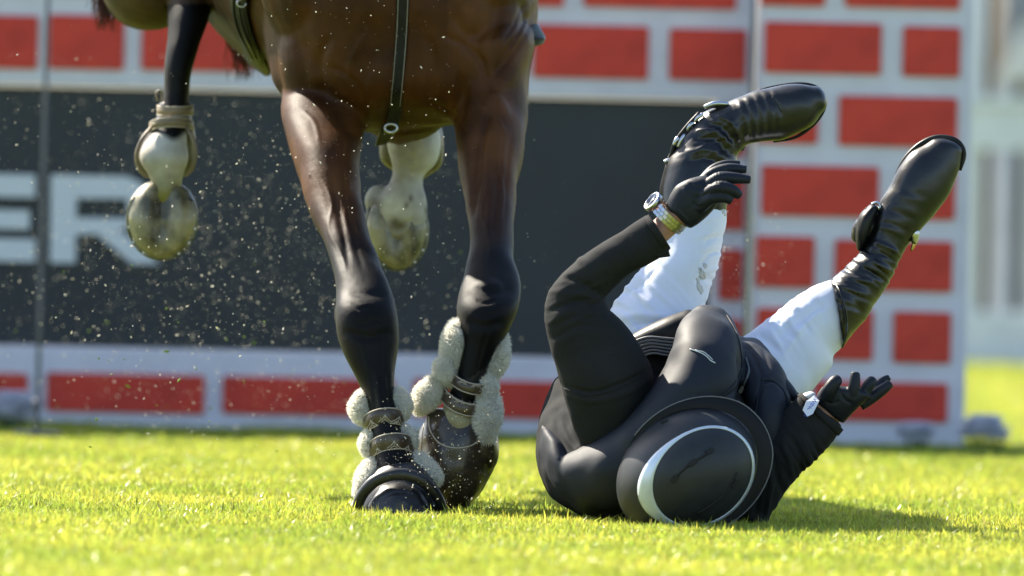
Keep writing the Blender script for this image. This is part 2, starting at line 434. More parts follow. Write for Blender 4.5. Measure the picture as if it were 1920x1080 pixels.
# white framework round the dark opening
wz = P(0, 130, WY)
def world_box(name, x0, x1, y0, y1, z0, z1, m, parent, bev=.006):
    me = box_me(x1-x0, y1-y0, z1-z0, bev); o = link(name, me, m, parent, smooth=False)
    o.location = Vector(((x0+x1)/2, (y0+y1)/2, (z0+z1)/2))-(total(parent) if parent else Vector((0, 0, 0))); return o
XL, XR = -2.6, P(1408, 400, WY)[0]
z_top = 1.32; z_o1 = P(1000, 182, WY)[2]; z_o0 = P(700, 664, WY)[2]; xo = P(1335, 400, WY)[0]
world_box('top_panel', XL, XR, WY, WY+.2, z_o1, z_top, M['white_paint'], wall)
world_box('base_panel', XL, XR, WY, WY+.2, -.06, z_o0, M['white_paint'], wall)
world_box('side_panel', xo, XR, WY+.001, WY+.199, z_o0, z_o1, M['white_paint'], wall)
def brick(x0, y0, x1, y1, d, parent):
    return wbox('brick', x0-3, y0-3, x1+3, y1+3, d-.012, .03, M['red_paint'], parent)
for r in [(-175, 30, 68, 124), (95, 31, 230, 127), (268, 35, 470, 130), (512, 38, 715, 133), (757, 44, 960, 138), (1002, 50, 1213, 144), (1258, 57, 1396, 148)]:
    brick(*r, WY, wall)
for r in [(-60, -105, 170, -15), (212, -100, 440, -10), (482, -93, 700, -3), (742, -88, 1055, 6), (1098, -80, 1378, 12)]: brick(*r, WY, wall)
for r in [(-240, 700, 48, 768), (90, 704, 380, 771), (420, 711, 735, 776), (778, 716, 1060, 781), (1100, 722, 1380, 787)]: brick(*r, WY, wall)
for r in [(1352, 205, 1394, 290), (1352, 330, 1393, 428), (1350, 470, 1390, 560), (1350, 602, 1388, 672)]: brick(*r, WY, wall)
board = world_box('dark_board', XL+.02, xo-.002, WY+.03, WY+.12, z_o0+.002, z_o1-.002, M['dark_panel'], wall, 0)
board['label'] = 'dark blue-grey board carrying pale capital letters'
def poly_letter(outlines, d, name):
    parts = []
    for ol in outlines:
        f = [P(x, y, d) for x, y in ol]; bk = [p+np.array((0, .012, 0)) for p in f]; n = len(f)
        F = [tuple(range(n)), tuple(range(2*n-1, n-1, -1))]+[(i, i+n, (i+1) % n+n, (i+1) % n) for i in range(n)]
        parts.append((f+bk, F))
    V, F = merge(parts); return link(name, mesh_from(V, F), M['letter'], board, smooth=False)
LD = WY+.014
poly_letter([[(-90, 325), (66, 328), (66, 370), (-90, 367)], [(-90, 392), (55, 395), (55, 430), (-90, 427)], [(-90, 445), (66, 449), (66, 491), (-90, 487)], [(-90, 320), (-48, 321), (-48, 491), (-90, 491)]], LD, 'letter')
poly_letter([[(96, 328), (144, 329), (141, 493), (94, 492)], [(144, 329), (238, 331), (265, 343), (276, 366), (274, 372), (142, 372)],
             [(276, 366), (278, 392), (268, 418), (240, 434), (222, 436), (240, 420), (242, 405), (238, 372)],
             [(142, 408), (240, 410), (240, 436), (142, 440)], [(180, 438), (232, 436), (300, 495), (248, 494)]], LD-.0, 'letter')
# pillar
pil = root('brick_pillar', (P(1610, 500, 5.4)[0], 5.5, 0), 'tall white pillar with red painted bricks right of the dark board', 'pillar')
px0, px1 = P(1415, 400, 5.4)[0], P(1828, 100, 5.4)[0]
body = world_box('pillar_core', px0, px1-.005, 5.4, 5.75, -.06, 1.33, M['white_paint'], pil, .012)
for r in [(1430, -80, 1545, 8), (1588, -78, 1798, 12), (1436, 45, 1650, 135), (1696, 53, 1798, 141), (1424, 178, 1531, 266), (1576, 184, 1792, 272),
          (1430, 314, 1645, 403), (1691, 318, 1788, 409), (1420, 446, 1524, 536), (1568, 454, 1783, 543), (1422, 582, 1634, 671), (1678, 588, 1780, 678),
          (1418, 712, 1484, 782), (1528, 719, 1774, 787)]:
    brick(*r, 5.4, pil)
# slim poles in front of the wall; the right one stands for seam shade
for px, d in ((76, 4.6), (1399, 4.7)):
    c = P(px, 500, d)
    r0 = root('slim_pole', (c[0], d, 0), 'slim grey pole standing %s' % ('in front of the dark board, left of the letter R' if px < 900 else 'in for the shade of the seam between wall and pillar'), 'pole', 'slim grey poles at the wall')
    V, F = ptube([(c[0], d, -.02), (c[0]+.002, d, .6), (c[0]+.004, d, 1.3)], .0052, n=14, sub=2, world=True); link('shaft', mesh_from(V, F), M['grey_pole'], r0)
    o = link('foot_plate', box_me(.11, .11, .008, .003), M['grey_pole'], r0, False); o.location = (0, 0, .003)
    for zz in (.06,):
        V, F = ptube([(c[0], d, zz), (c[0], d, zz+.02)], .010, n=14, sub=1, world=True); link('clamp', mesh_from(V, F), M['grey_pole'], r0)
# flowers at the foot of the pillar
def flower_clump(px, py, d, r, label, seed):
    rr = np.random.default_rng(seed); c = P(px, py, d); c[2] = 0
    t = root('flower_clump', tuple(c), label, 'flowers', 'white flowers at the foot of the wall')
    parts = []
    for i in range(260):
        a = rr.uniform(0, 2*PI); q = r*rr.uniform(0, 1)**.5; h = r*1.3*(1-(q/r)**2)**.5*rr.uniform(.7, 1.05)+.02
        p = c+np.array((math.cos(a)*q, math.sin(a)*q, h)); s = .012+.010*rr.random()
        for k in range(5):
            b_ = k*2*PI/5+a; tip = p+np.array((math.cos(b_)*s*1.6, math.sin(b_)*s*1.6, s*.5)); l = p+np.array((math.cos(b_+.5)*s, math.sin(b_+.5)*s, s*.2)); rr2 = p+np.array((math.cos(b_-.5)*s, math.sin(b_-.5)*s, s*.2))
            parts.append(([p, l, tip, rr2], [(0, 1, 2, 3)]))
    link('blossom', mesh_from(*merge(parts)), M['petal'], t, False)
    parts = []
    for i in range(24):
        a = rr.uniform(0, 2*PI); q = r*rr.uniform(0, 1)**.5; p = c+np.array((math.cos(a)*q, math.sin(a)*q, 0)); h = r*rr.uniform(.4, 1.2)
        v = rr.normal(size=2)*.01; parts.append(([p+np.array((-.004, 0, 0)), p+np.array((.004, 0, 0)), p+np.array((v[0], v[1], h))], [(0, 1, 2)]))
    link('leaves', mesh_from(*merge(parts)), M['plant_green'], t, False)
flower_clump(1845, 800, 5.1, .042, 'largest white flower clump, at the right corner of the pillar foot', 1)
flower_clump(1716, 805, 5.1, .026, 'pale flower clump in front of the pillar, under its middle', 3)
flower_clump(25, 790, 5.1, .045, 'white flower clump at the wall foot, near the left edge', 4)

# ------------------------------------------------------------------ fence and tents far right
FY = 15.6; s15 = (DIST+FY)/DIST
fence = root('white_fence', (P(1880, 600, FY)[0], FY, 0), 'white board fence right of the brick pillar, out of focus', 'fence')
fx0 = P(1720, 300, FY)[0]
world_box('rail', fx0, fx0+3.2, FY, FY+.10, P(0, 262, FY)[2]+.04, P(0, 262, FY)[2]+.18, M['fence_white'], fence)
world_box('rail_cap', fx0, fx0+3.2, FY-.02, FY+.16, P(0, 262, FY)[2]+.182, P(0, 262, FY)[2]+.215, M['fence_white'], fence)
world_box('kick_board', fx0, fx0+3.2, FY, FY+.06, -.02, .17, M['fence_white'], fence)
for k, x in enumerate((fx0+.15, fx0+.62, fx0+1.75, fx0+2.9)): world_box('post', x-.04, x+.04, FY+.02, FY+.11, -.02, .95, M['fence_white'], fence)
BY = 16.8; sB = (DIST+BY)/DIST
def bx(px, py): return P(px, py, BY)
tent = root('white_tent', tuple(P(1990, 700, BY)*np.array((1, 1, 0))), 'white tent with a steep sloping roof beyond the fence', 'tent')
A0, A1 = bx(1868, 150), bx(1960, -20); A2 = bx(2120, 150)
V = [A0, A1, A2, A0+np.array((0, 1.5, 0)), A1+np.array((0, .75, 0)), A2+np.array((0, 1.5, 0))]
link('roof', mesh_from(V, [(0, 1, 2), (3, 5, 4), (0, 3, 4, 1), (1, 4, 5, 2), (0, 2, 5, 3)]), M['tent'], tent, False)
for x in (A0[0]+.03, A2[0]-.03):
    world_box('tent_pole', x-.03, x+.03, BY+.05, BY+.11, -.02, A0[2], M['white_paint'], tent)
world_box('tent_wall', A0[0]+.35, A2[0]-.1, BY+.1, BY+.13, 0, A0[2]-.03, M['tent'], tent)
bld = root('far_building', tuple(P(1880, 700, 17)*np.array((1, 1, 0))), 'blurred pale building with brown and grey uprights far behind the fence', 'building')
c0 = P(1780, 700, 17)[0]; k = (DIST+17)/DIST*.001
for nm, a, b2, mm in [('wall', 1700, 1845, 'fence_white'), ('brown_upright', 1845, 1858, 'brown_wall'), ('peach_upright', 1859, 1884, 'peach'), ('white_upright', 1885, 1900, 'fence_white'), ('grey_upright', 1901, 1922, 'slate'), ('wall', 1923, 2300, 'fence_white')]:
    world_box(nm, (a-960)*k, (b2-960)*k-.004, 17, 17.4+random.random()*.1, -.02, 3.0, M[mm], bld)
for i, (a, y0, y1, mm, lb) in enumerate([(1842, 300, 560, 'tent', 'cream rounded chair back shape seen under the fence rail'), (1868, 330, 540, 'peach', 'peach upright board seen under the fence rail'), (1893, 290, 560, 'blue_grey', 'blue-grey upright board seen under the fence rail')]):
    d = 20+i*.4; p = P(a, y1, d); p[2] = 0
    t = root('upright_board', tuple(p), lb, 'board')
    h = P(a, y0, d)[2]; w = .035+.01*i
    ol = [(-w, 0), (w, 0), (w, h-.06)]+[(w*math.cos(q*PI/8), h-.06+.06*math.sin(q*PI/8)) for q in range(1, 8)]+[(-w, h-.06)]
    n = len(ol); V = [(p[0]+x, d, z) for x, z in ol]+[(p[0]+x, d+.03, z) for x, z in ol]
    link('panel', mesh_from(V, [tuple(range(n)), tuple(range(2*n-1, n-1, -1))]+[(q, q+n, (q+1) % n+n, (q+1) % n) for q in range(n)]), M[mm], t, False)
    o = link('foot', box_me(w*2.4, .14, .03, .004), M['slate'], t, False); o.location = (0, .015, .012)

# ------------------------------------------------------------------ horse
horse = root('horse', tuple(P(800, 960, .3)*np.array((1, 1, 0))), 'bay horse with black legs landing on its forelegs, seen from the front', 'horse')
FLs = [(515, 40, 730, 60, .50, .10), (535, 120, 730, 170, .42, .13), (526, 200, 690, 225, .35, .15), (537, 255, 679, 270, .31, .14), (549, 302, 674, 306, .28, .115), (562, 345, 676, 350, .26, .10), (578, 392, 683, 397, .23, .085),
       (599, 440, 696, 446, .20, .072), (617, 482, 711, 488, .17, .062), (630, 528, 728, 530, .145, .06), (628, 575, 743, 572, .125, .065), (631, 622, 748, 620, .11, .066),
       (645, 666, 746, 662, .095, .058), (668, 708, 741, 702, .08, .05), (683, 745, 740, 741, .065, .046), (691, 790, 747, 784, .05, .044), (699, 835, 759, 824, .03, .045),
       (705, 880, 775, 866, .01, .047), (706, 925, 785, 915, -.01, .045)]
FRs = [(850, 90, 1000, 60, .36, .17), (842, 180, 992, 165, .34, .155), (853, 250, 988, 242, .31, .14), (860, 308, 979, 303, .28, .115), (866, 352, 970, 350, .26, .10), (874, 396, 966, 398, .235, .085),
       (881, 442, 962, 446, .21, .072), (877, 490, 965, 490, .185, .062), (866, 530, 975, 533, .165, .06), (856, 572, 975, 572, .15, .066), (857, 608, 957, 614, .14, .066), (863, 645, 937, 654, .13, .052),
       (860, 684, 919, 694, .125, .046), (848, 722, 906, 736, .125, .045), (834, 750, 898, 766, .125, .045), (826, 778, 896, 796, .112, .045), (830, 800, 892, 814, .115, .042)]
HLs = [(306, -60, 420, -60, 1.15, .09), (312, 0, 400, -5, 1.1, .08), (312, 45, 391, 38, 1.05, .055), (312, 85, 373, 82, 1.02, .042), (309, 130, 359, 130, 1.0, .034), (305, 190, 355, 190, .99, .032),
       (292, 235, 354, 235, .98, .036), (268, 268, 352, 268, .97, .044), (262, 298, 354, 298, .96, .045), (278, 325, 346, 325, .96, .034), (284, 346, 342, 346, .96, .030), (278, 370, 348, 370, .96, .03), (270, 396, 354, 396, .975, .028)]
HRs = [(700, -40, 840, -40, 1.15, .09), (730, 60, 810, 60, 1.05, .06), (738, 140, 800, 140, 1.0, .036), (732, 200, 806, 200, .98, .038), (722, 243, 824, 240, .96, .045), (726, 275, 829, 277, .95, .047), (734, 303, 818, 308, .95, .04),
       (736, 325, 797, 326, .95, .03), (728, 345, 792, 345, .95, .03), (706, 372, 800, 374, .95, .036), (704, 405, 803, 408, .955, .036), (716, 440, 795, 440, .96, .03)]
SH = .30
def sh(st, k=1):
    return [s[:4]+(s[4]+SH*min(1, max(0, (560-s[1])/380)),)+s[5:] for s in st]
FLs, FRs = sh(FLs), sh(FRs)
trunk = [(640, -560, 860, -560, .62, .2), (540, -480, 950, -480, .6, .32), (480, -330, 1000, -330, .58, .38), (470, -160, 1012, -160, .55, .40), (482, 0, 1009, 0, .52, .37), (492, 60, 1004, 60, .50, .34), (502, 115, 996, 115, .47, .30), (520, 165, 988, 160, .44, .26),
         (565, 205, 960, 200, .42, .20), (640, 235, 900, 225, .42, .14), (705, 250, 830, 235, .42, .09)]
def ringloft_y(st, n=40):
    """sections along depth: (cx,cy,rx,rz,d) with radii in metres"""
    S = catmull(st, 4); V = []
    for s in S:
        c = P(s[0], s[1], s[4])
        for j in range(n):
            t = 2*PI*j/n; V.append(c+np.array((s[2]*math.cos(t), 0, s[3]*math.sin(t))))
    return V, tube_faces(len(S), n)
trunk = [s[:4]+(s[4]+SH,)+s[5:] for s in trunk]
barrel = ringloft_y([s[:4]+(s[4]+SH,) for s in [(700, -150, .12, .14, .22), (690, -150, .24, .28, .35), (665, -150, .30, .335, .6), (645, -152, .315, .345, .9), (610, -160, .31, .33, 1.2), (560, -190, .30, .28, 1.5), (520, -210, .26, .2, 1.8), (510, -220, .1, .1, 1.95)]])
hparts = [loft(trunk, 44, 3, 2.3, (.3, .4)), loft(FLs, 32, 3, 2.1), loft(FRs, 32, 3, 2.1), loft(HLs, 28, 3), loft(HRs, 28, 3), barrel,
          blob((285, -50, 1.25), (.105, .116, .16), -.25), blob((420, -170, 1.3), (.2, .2, .3)), blob((760, -120, 1.3), (.17, .2, .25)),
          # breast and shoulder muscles
          *[blob((x, y, d+.03+SH*min(1, max(0, (560-y)/380))), r, a) for (x, y, d, r, a) in [((655, 115, .26, (.085, .125, .08), .25)), (845, 105, .25, (.105, .125, .09), -.12), (905, 60, .28, (.085, .15, .09), .15), (580, 110, .30, (.06, .12, .09), .1), (605, -60, .3, (.13, .18, .14), .1), (880, -80, .3, (.13, .18, .14), -.1),
          (930, 280, .24, (.045, .11, .06), .05), (690, 590, .095, (.048, .06, .045), 0), (915, 575, .118, (.053, .056, .05), 0), (640, 588, .15, (.014, .03, .03), 0)]],
          # heel bulbs of the hind feet
          blob((272, 372, .975), (.018, .024, .022), .3), blob((343, 372, .975), (.018, .024, .022), -.3), blob((712, 382, .968), (.028, .038, .022), .2), blob((782, 392, .968), (.020, .034, .022), -.1)]
hm = remesh(hparts, .0040, 15, 'horse_body')
folds(hm, [([(752, -50), (750, 60), (742, 180), (735, 240)], 16, -14), ([(930, 180), (905, 250), (893, 330), (886, 420)], 7, -8), ([(995, 20), (975, 60), (945, 110), (925, 150)], 8, -7), ([(1000, 60), (985, 100), (940, 160), (905, 190)], 14, 5), 
           ([(860, 130), (868, 190), (866, 240)], 9, -6), ([(575, 150), (640, 210), (672, 262)], 14, -5), ([(560, 60), (600, 130), (650, 180)], 18, -5), ([(940, 0), (930, 50), (915, 90)], 8, -4),
           ([(622, 330), (640, 420), (655, 500)], 6, -3.5), ([(655, 250), (645, 330), (660, 430), (685, 520)], 5, -2.5), ([(940, 300), (930, 380), (925, 460)], 6, -3), ([(910, 260), (918, 360), (912, 450)], 5, 2.5), ([(958, 250), (950, 330), (945, 420)], 5, -2),
           ([(648, 545), (690, 552), (730, 548)], 8, -3), ([(640, 620), (690, 632), (740, 622)], 8, -3), ([(880, 538), (920, 545), (965, 540)], 8, -3), ([(870, 600), (910, 612), (950, 600)], 8, -3),
           ([(705, 680), (712, 740), (722, 800)], 6, 3), ([(690, 690), (700, 740), (706, 790)], 4, -2), ([(728, 690), (730, 740), (738, 780)], 4, -2),
           ([(285, 345), (288, 365)], 6, -8), ([(335, 345), (332, 365)], 6, -8), ([(745, 250), (750, 300), (755, 345)], 8, 3), ([(775, 255), (772, 300), (765, 350)], 5, -3), ([(730, 400), (745, 430), (760, 420), (780, 410)], 6, -5)])
folds(hm, [([(1005, 0), (990, 50), (965, 95), (930, 140)], 5, -5), ([(985, 0), (968, 40), (940, 85)], 6, -4), ([(995, 30), (975, 70), (950, 105)], 5, 4)]+
          [([(770+i*14, 205), (768+i*14, 232)], 2.5, -1.2) for i in range(10)]+
          [([(620, 60), (600, 120), (612, 190)], 10, -5), ([(690, 20), (700, 90), (690, 160)], 12, -4), ([(800, 60), (815, 120), (800, 190)], 10, -5), ([(895, 100), (915, 150), (930, 175)], 6, -6), ([(850, 20), (870, 60), (910, 70)], 10, -3)])
V = getv(hm); k_ = V[:, 2] > .985; V[k_, 2] = .985+(V[k_, 2]-.985)*.07; setv(hm, V)  # unseen back above the view pressed flat so the sun reaches the rider
folds(hm, [([(898, 290), (914, 345), (904, 400), (920, 455), (912, 500)], 2.6, 1.8), ([(940, 240), (932, 300), (944, 360), (938, 420)], 2.6, 1.5), ([(880, 150), (895, 190), (930, 215), (950, 260)], 3, 1.8),
           ([(596, 320), (622, 375), (616, 430), (642, 480), (650, 520)], 2.6, 1.8), ([(640, 290), (655, 350), (648, 410), (668, 470)], 2.6, 1.5), ([(560, 200), (590, 230), (600, 280)], 3, 1.8),
           ([(655, 565), (672, 580), (690, 576), (712, 584)], 3, -1.8), ([(658, 600), (680, 608), (705, 600), (722, 606)], 3, -1.6), ([(890, 560), (910, 568), (935, 560)], 3, -1.8), ([(885, 585), (912, 592), (940, 584)], 3, -1.6),
           ([(676, 640), (690, 690), (700, 745)], 3, 2), ([(715, 630), (716, 690), (722, 745)], 3, -2), ([(880, 620), (876, 660), (868, 700)], 3, 2), ([(918, 610), (905, 650), (892, 700)], 3, -2),
           ([(610, 120), (660, 150), (700, 210)], 6, -3), ([(800, 190), (850, 215), (880, 260)], 5, -3), ([(690, 60), (660, 110), (650, 160)], 7, 2.5), ([(820, 60), (880, 90), (920, 130)], 7, -3), ([(700, 120), (690, 180), (700, 230)], 6, 2.5)])
lump(hm, .14, .0014, 3)
V = getv(hm); q = topix(V); n_ = len(V)
brown = np.array((.070, .024, .004)); lbrown = np.array((.125, .046, .009)); black = np.array((.0045, .004, .0038)); white = np.array((.60, .57, .50)); belly = np.array((.085, .055, .03))
C = np.tile(brown, (n_, 1))
def mixc(C, c, w): w = np.clip(w, 0, 1)[:, None]; return C*(1-w)+c*w
wv = .5+.5*np.sin(V[:, 0]*31+V[:, 2]*19+2*np.sin(V[:, 1]*20))
front = V[:, 1] < .86
C = mixc(C, lbrown, .55*wv*((q[:, 0] > 840) | (q[:, 1] > 240)))
C = mixc(C, belly, np.clip((V[:, 1]-.80)/.15, 0, 1)*.8)
C[front] = mixc(C[front], black, (q[front, 1]+.25*(q[front, 0]-750)*0+18*wv[front]-375)/110)
hl = (V[:, 1] > .86) & (q[:, 0] < 400) & (q[:, 1] > 8)
C[hl] = mixc(C[hl], black, np.clip((330-0*q[hl, 0])/100, 0, 1)*np.ones(hl.sum())*((q[hl, 0] > 308) | (q[hl, 1] > 120)) * ((q[hl,1] > 66) | (q[hl,0] > 365) | (V[hl,1] < 1.14)))
C[hl] = mixc(C[hl], white*.85, (q[hl, 1]-250+6*np.sin(q[hl, 0]/9))/12)
C[hl] = mixc(C[hl], np.array((.24, .22, .06)), (q[hl, 1]-320)/35*.85)
hr = (V[:, 1] > .86) & (q[:, 0] > 660) & (q[:, 1] > 190)
C[hr] = mixc(C[hr], white, (q[hr, 1]-205)/15)
for (x, y, a, b_) in [(790, 249, 4, 4), (755, 255, 10, 14), (728, 344, 5, 3), (706, 385, 12, 17), (770, 372, 4, 8), (762, 385, 4, 6), (742, 418, 10, 12), (750, 424, 14, 8), (800, 395, 4, 8)]:
    w = np.exp(-(((q[:, 0]-x)/a)**2+((q[:, 1]-y)/b_)**2))*hr*.85; C = mixc(C, np.array((.10, .08, .07)), w)
C[hr] = mixc(C[hr], np.array((.30, .26, .12)), (q[hr, 1]-400)/50*.7)
fp = (V[:, 1] < .4) & (q[:, 0] > 800) & (q[:, 0] < 960)
sock = fp & (q[:, 1] > 728)
C[sock] = mixc(C[sock], np.array((.46, .42, .24)), np.clip(((q[sock, 1]-735)-(q[sock, 0]-835)*.95)/8+np.clip((q[sock, 1]-782)/8, 0, 1), 0, 1))
ca = hm.color_attributes.new('Col', 'FLOAT_COLOR', 'POINT'); ca.data.foreach_set('color', np.column_stack((C, np.ones(n_))).ravel())
hbody = link('body', hm, M['coat'], horse)
hskin = Skin(hbody)

def hoof_back(cx, cy, rx, ry, d, tilt, parent):
    """hoof seen from behind and below: wall rim, cupped sole and frog"""
    V = []; F = []; n = 40; C0 = P(cx, cy, d)
    ca_, sa_ = math.cos(tilt), math.sin(tilt)
    prof = [(.55, .060), (.86, .045), (.97, .022), (1.0, .004), (.985, -.008), (.93, -.018), (.84, -.026), (.70, -.031), (.5, -.033), (.3, -.033), (.12, -.032), (.01, -.032)]
    for (k, dy) in prof:
        for j in range(n):
            t = 2*PI*j/n; x = rx*k*math.cos(t)*(1+.08*math.sin(t)); z = ry*k*math.sin(t)
            gl_ = .010*math.exp(-((x/rx)/.16)**2)*(1 if z > -ry*.45 else .3)*(k < .9)-.007*math.exp(-(((abs(x)/rx)-.48)/.2)**2)*(k < .9)
            V.append(C0+np.array((x*ca_-z*sa_, dy+gl_+.014*max(0, z/ry), x*sa_+z*ca_)))
    F = tube_faces(len(prof), n)
    o = link('hoof', mesh_from(V, F), M['hoof_sole'], parent)
    # metal shoe on the rim, open towards the heels
    W = []
    for j in range(33):
        t = math.radians(-215+250*j/32); x = rx*.955*math.cos(t); z = ry*.955*math.sin(t)
        W.append(C0+np.array((x*ca_-z*sa_, -.012, x*sa_+z*ca_)))
    sh_ = link('shoe', mesh_from(*ptube(W, [.002]+[.0042]*31+[.002], 8, 1, flat=.6, world=True)), M['shoe_metal'], o)
    for j in (6, 9, 12, 20, 23, 26):
        b_ = link('nail', box_me(.004, .003, .004, .0008), M['steel'], o, False); b_.location = Vector(W[j]+np.array((0, -.005, 0)))-total(o)
    return o
hoof_back(304, 412, .070, .080, .955, 0, horse)
hoof_back(744, 428, .062, .084, .965, .10, horse)

def band(sec, w, lift, thick, name, m, parent, n=48, piping=None, grow=1.06, e=2.1):
    """strap round a limb: sec=(xl,yl,xr,yr,d,rd); w height in mm; lift tilts its front up(+) or down(-)"""
    L, R = P(sec[0], sec[1], sec[4]), P(sec[2], sec[3], sec[4]); C0 = (L+R)/2; A = (R-L)/2*grow; B = np.array((0, sec[5]*grow, -lift))
    ax = np.cross(A/np.linalg.norm(A), np.array((0, 1, 0))); ax = ax*(-1 if ax[2] < 0 else 1)
    V = []; hw = w*.0005
    Al, Bl = np.linalg.norm(A), np.linalg.norm(B)
    prof = [(-hw, 0), (-hw*.8, thick), (0, thick*1.35), (hw*.8, thick), (hw, 0), (0, -thick*.5)]
    edges = [[], []]
    for j in range(n):
        t = 2*PI*j/n; c, s = math.cos(t), math.sin(t)
        c = math.copysign(abs(c)**(2/e), c); s = math.copysign(abs(s)**(2/e), s)
        for (h, o_) in prof:
            V.append(C0+A*c*(1+o_/Al)+B*s*(1+o_/Bl)+ax*h)
        for k, sg in enumerate((-1, 1)): edges[k].append(C0+A*c*(1+thick*.8/Al)+B*s*(1+thick*.8/Bl)+ax*hw*.86*sg)
    m6 = len(prof); F = []
    for j in range(n):
        for k in range(m6):
            a = j*m6+k; b_ = j*m6+(k+1) % m6; c_ = ((j+1) % n)*m6+(k+1) % m6; d_ = ((j+1) % n)*m6+k
            F.append((a, b_, c_, d_))
    o = link(name, mesh_from(V, F), m, parent)
    if piping is not None:
        for ed in edges:
            link('piping', mesh_from(*ptube(ed, .0014, 6, closed=True, world=True)), piping, o)
    return o
def motif(skin_o, pts, parent, size=13):
    sk = Skin(skin_o)
    for (x, y, ang) in pts:
        ca_, sa_ = math.cos(ang), math.sin(ang)
        for seg in ([(-1, .55), (-.35, -.1), (-.05, -.7)], [(.05, -.7), (.35, -.1), (1, .55)], [(-.55, .6), (0, .1), (.55, .6)], [(0, .1), (0, -.9)]):
            W = []
            for (u, v) in (catmull(seg, 4) if len(seg) > 2 else seg):
                h = sk.at(x+(u*ca_-v*sa_)*size, y+(u*sa_+v*ca_)*size*.8, .0004)
                if h is not None: W.append(h[0])
            if len(W) >= 2: link('print', mesh_from(*ptube(W, .0009, 5, sub=1, world=True)), M['piping'], parent)
def fleece(st, parent, nst=4000, length=.014, seed=0, name='fleece'):
    base = remesh([loft(st, 20, 4, 2, (.8, .8))], .004, 3); lump(base, .04, .0006, seed)
    V = getv(base); Nn = getn(base); r = np.random.default_rng(seed)
    me_polys = [tuple(p.vertices) for p in base.polygons]
    idx = r.integers(0, len(me_polys), nst)
    Fq = np.array([f if len(f) == 4 else f+(f[-1],) for f in me_polys])[idx]
    w = r.random((nst, 4)); w /= w.sum(1)[:, None]
    p = (V[Fq]*w[:, :, None]).sum(1); nn = Nn[Fq[:, 0]]
    nrm = lambda a: a/(np.linalg.norm(a, axis=1)[:, None]+1e-9)
    flow = np.column_stack((np.sin(p[:, 2]*130+seed), np.cos(p[:, 0]*110), np.sin(p[:, 0]*120+p[:, 1]*90)))
    dr = nrm(nn+r.normal(size=(nst, 3))*.28+flow*.35+np.array((0, 0, -.3)))
    cl = nrm(np.cross(dr, r.normal(size=(nst, 3)))); sd = np.cross(dr, cl)
    L = (length*(.45+.9*r.random(nst)))[:, None]; wd = (.0004+.0004*r.random(nst))[:, None]
    rows = []
    for (t, cw, k) in ((0, 0, 1), (.4, .2, .85), (.75, .13, .6)):
        c = p+dr*L*t+cl*L*cw; rows += [c-sd*wd*k, c+sd*wd*k]
    rows.append(p+dr*L*.97-cl*L*.1)
    S_ = np.stack(rows, 1).reshape(-1, 3); nb0 = len(V)
    VV = V.tolist()+S_.tolist(); FF = list(me_polys)
    for o in range(nb0, nb0+7*nst, 7): FF += [(o, o+1, o+3, o+2), (o+2, o+3, o+5, o+4), (o+4, o+5, o+6)]
    bpy.data.meshes.remove(base)
    return link(name, mesh_from(VV, FF), M['fleece'], parent)

# --- near fore boot (left in the picture)
tb = link('tendon_boot', mesh_from(*loft([(688, 752, 744, 745, .075, .042), (690, 790, 752, 782, .06, .046), (698, 835, 764, 824, .04, .048), (702, 872, 782, 860, .022, .05)], 28, 4, 2.1, (.15, .15))), M['dark_leather'], horse)
s1 = band((687, 803, 752, 793, .055, .046), 34, .018, .003, 'strap', M['brown_leather'], tb, piping=M['piping'])
s2 = band((697, 852, 770, 842, .035, .050), 34, .020, .003, 'strap', M['brown_leather'], tb, piping=M['piping'])
motif(s1, [(698, 796, -.25), (722, 786, 0), (746, 789, .3)], tb); motif(s2, [(711, 848, -.3), (739, 835, 0), (762, 844, .35)], tb)
fl = [([(668, 748, 690, 738, .07, .02), (658, 762, 692, 758, .07, .026), (666, 780, 696, 776, .065, .024)], 1),
      ([(736, 738, 758, 742, .07, .02), (738, 756, 766, 758, .068, .026), (740, 776, 762, 776, .065, .02)], 2),
      ([(684, 818, 700, 812, .04, .016), (679, 832, 703, 832, .04, .022), (686, 848, 702, 846, .04, .016)], 3),
      ([(752, 808, 766, 806, .04, .016), (756, 822, 777, 822, .04, .022), (762, 842, 774, 840, .04, .014)], 4),
      ([(690, 868, 712, 870, .02, .02), (674, 888, 704, 890, .01, .026), (670, 908, 694, 912, .0, .024), (668, 922, 682, 924, -.005, .014)], 5),
      ([(772, 862, 796, 860, .015, .02), (780, 880, 816, 876, .01, .026), (796, 898, 824, 896, .0, .022)], 6)]
for st, sd in fl: fleece(st, tb, 9000, .0105, sd)
# --- bell boot on the landing hoof
bb = link('bell_boot', mesh_from(*loft([(712, 872, 784, 866, .01, .05), (698, 888, 802, 884, .0, .065), (682, 912, 820, 910, -.01, .080), (672, 942, 830, 942, -.015, .088), (670, 966, 833, 968, -.015, .09)], 40, 4, 2.1, (.1, 0.05))), M['black_rubber'], horse)
bb['label'] = 'black rubber bell boot on the hoof planted in the grass'
W = [P(669, 975, -.05), P(671, 948, -.075), P(683, 922, -.09), P(708, 899, -.10), P(745, 889, -.105), P(782, 896, -.10), P(808, 916, -.09), P(826, 944, -.075), P(830, 978, -.05)]
link('rim', mesh_from(*ptube(W, [.008, .010, .011, .012, .012, .012, .011, .010, .008], 14, 5, world=True)), M['black_rubber'], bb)
hf = remesh([blob((748, 968, -.075), (.060, .066, .058), 0), loft([(702, 930, 792, 930, -.08, .03), (690, 965, 812, 965, -.09, .045)], 24, 3, 2.4)], .004, 4); lump(hf, .05, .0012, 9)
folds(hf, [([(700, 948), (740, 925), (790, 940)], 5, -2), ([(725, 935), (750, 928), (775, 932)], 3, 2)])
link('hoof', hf, M['black_rubber'], horse)
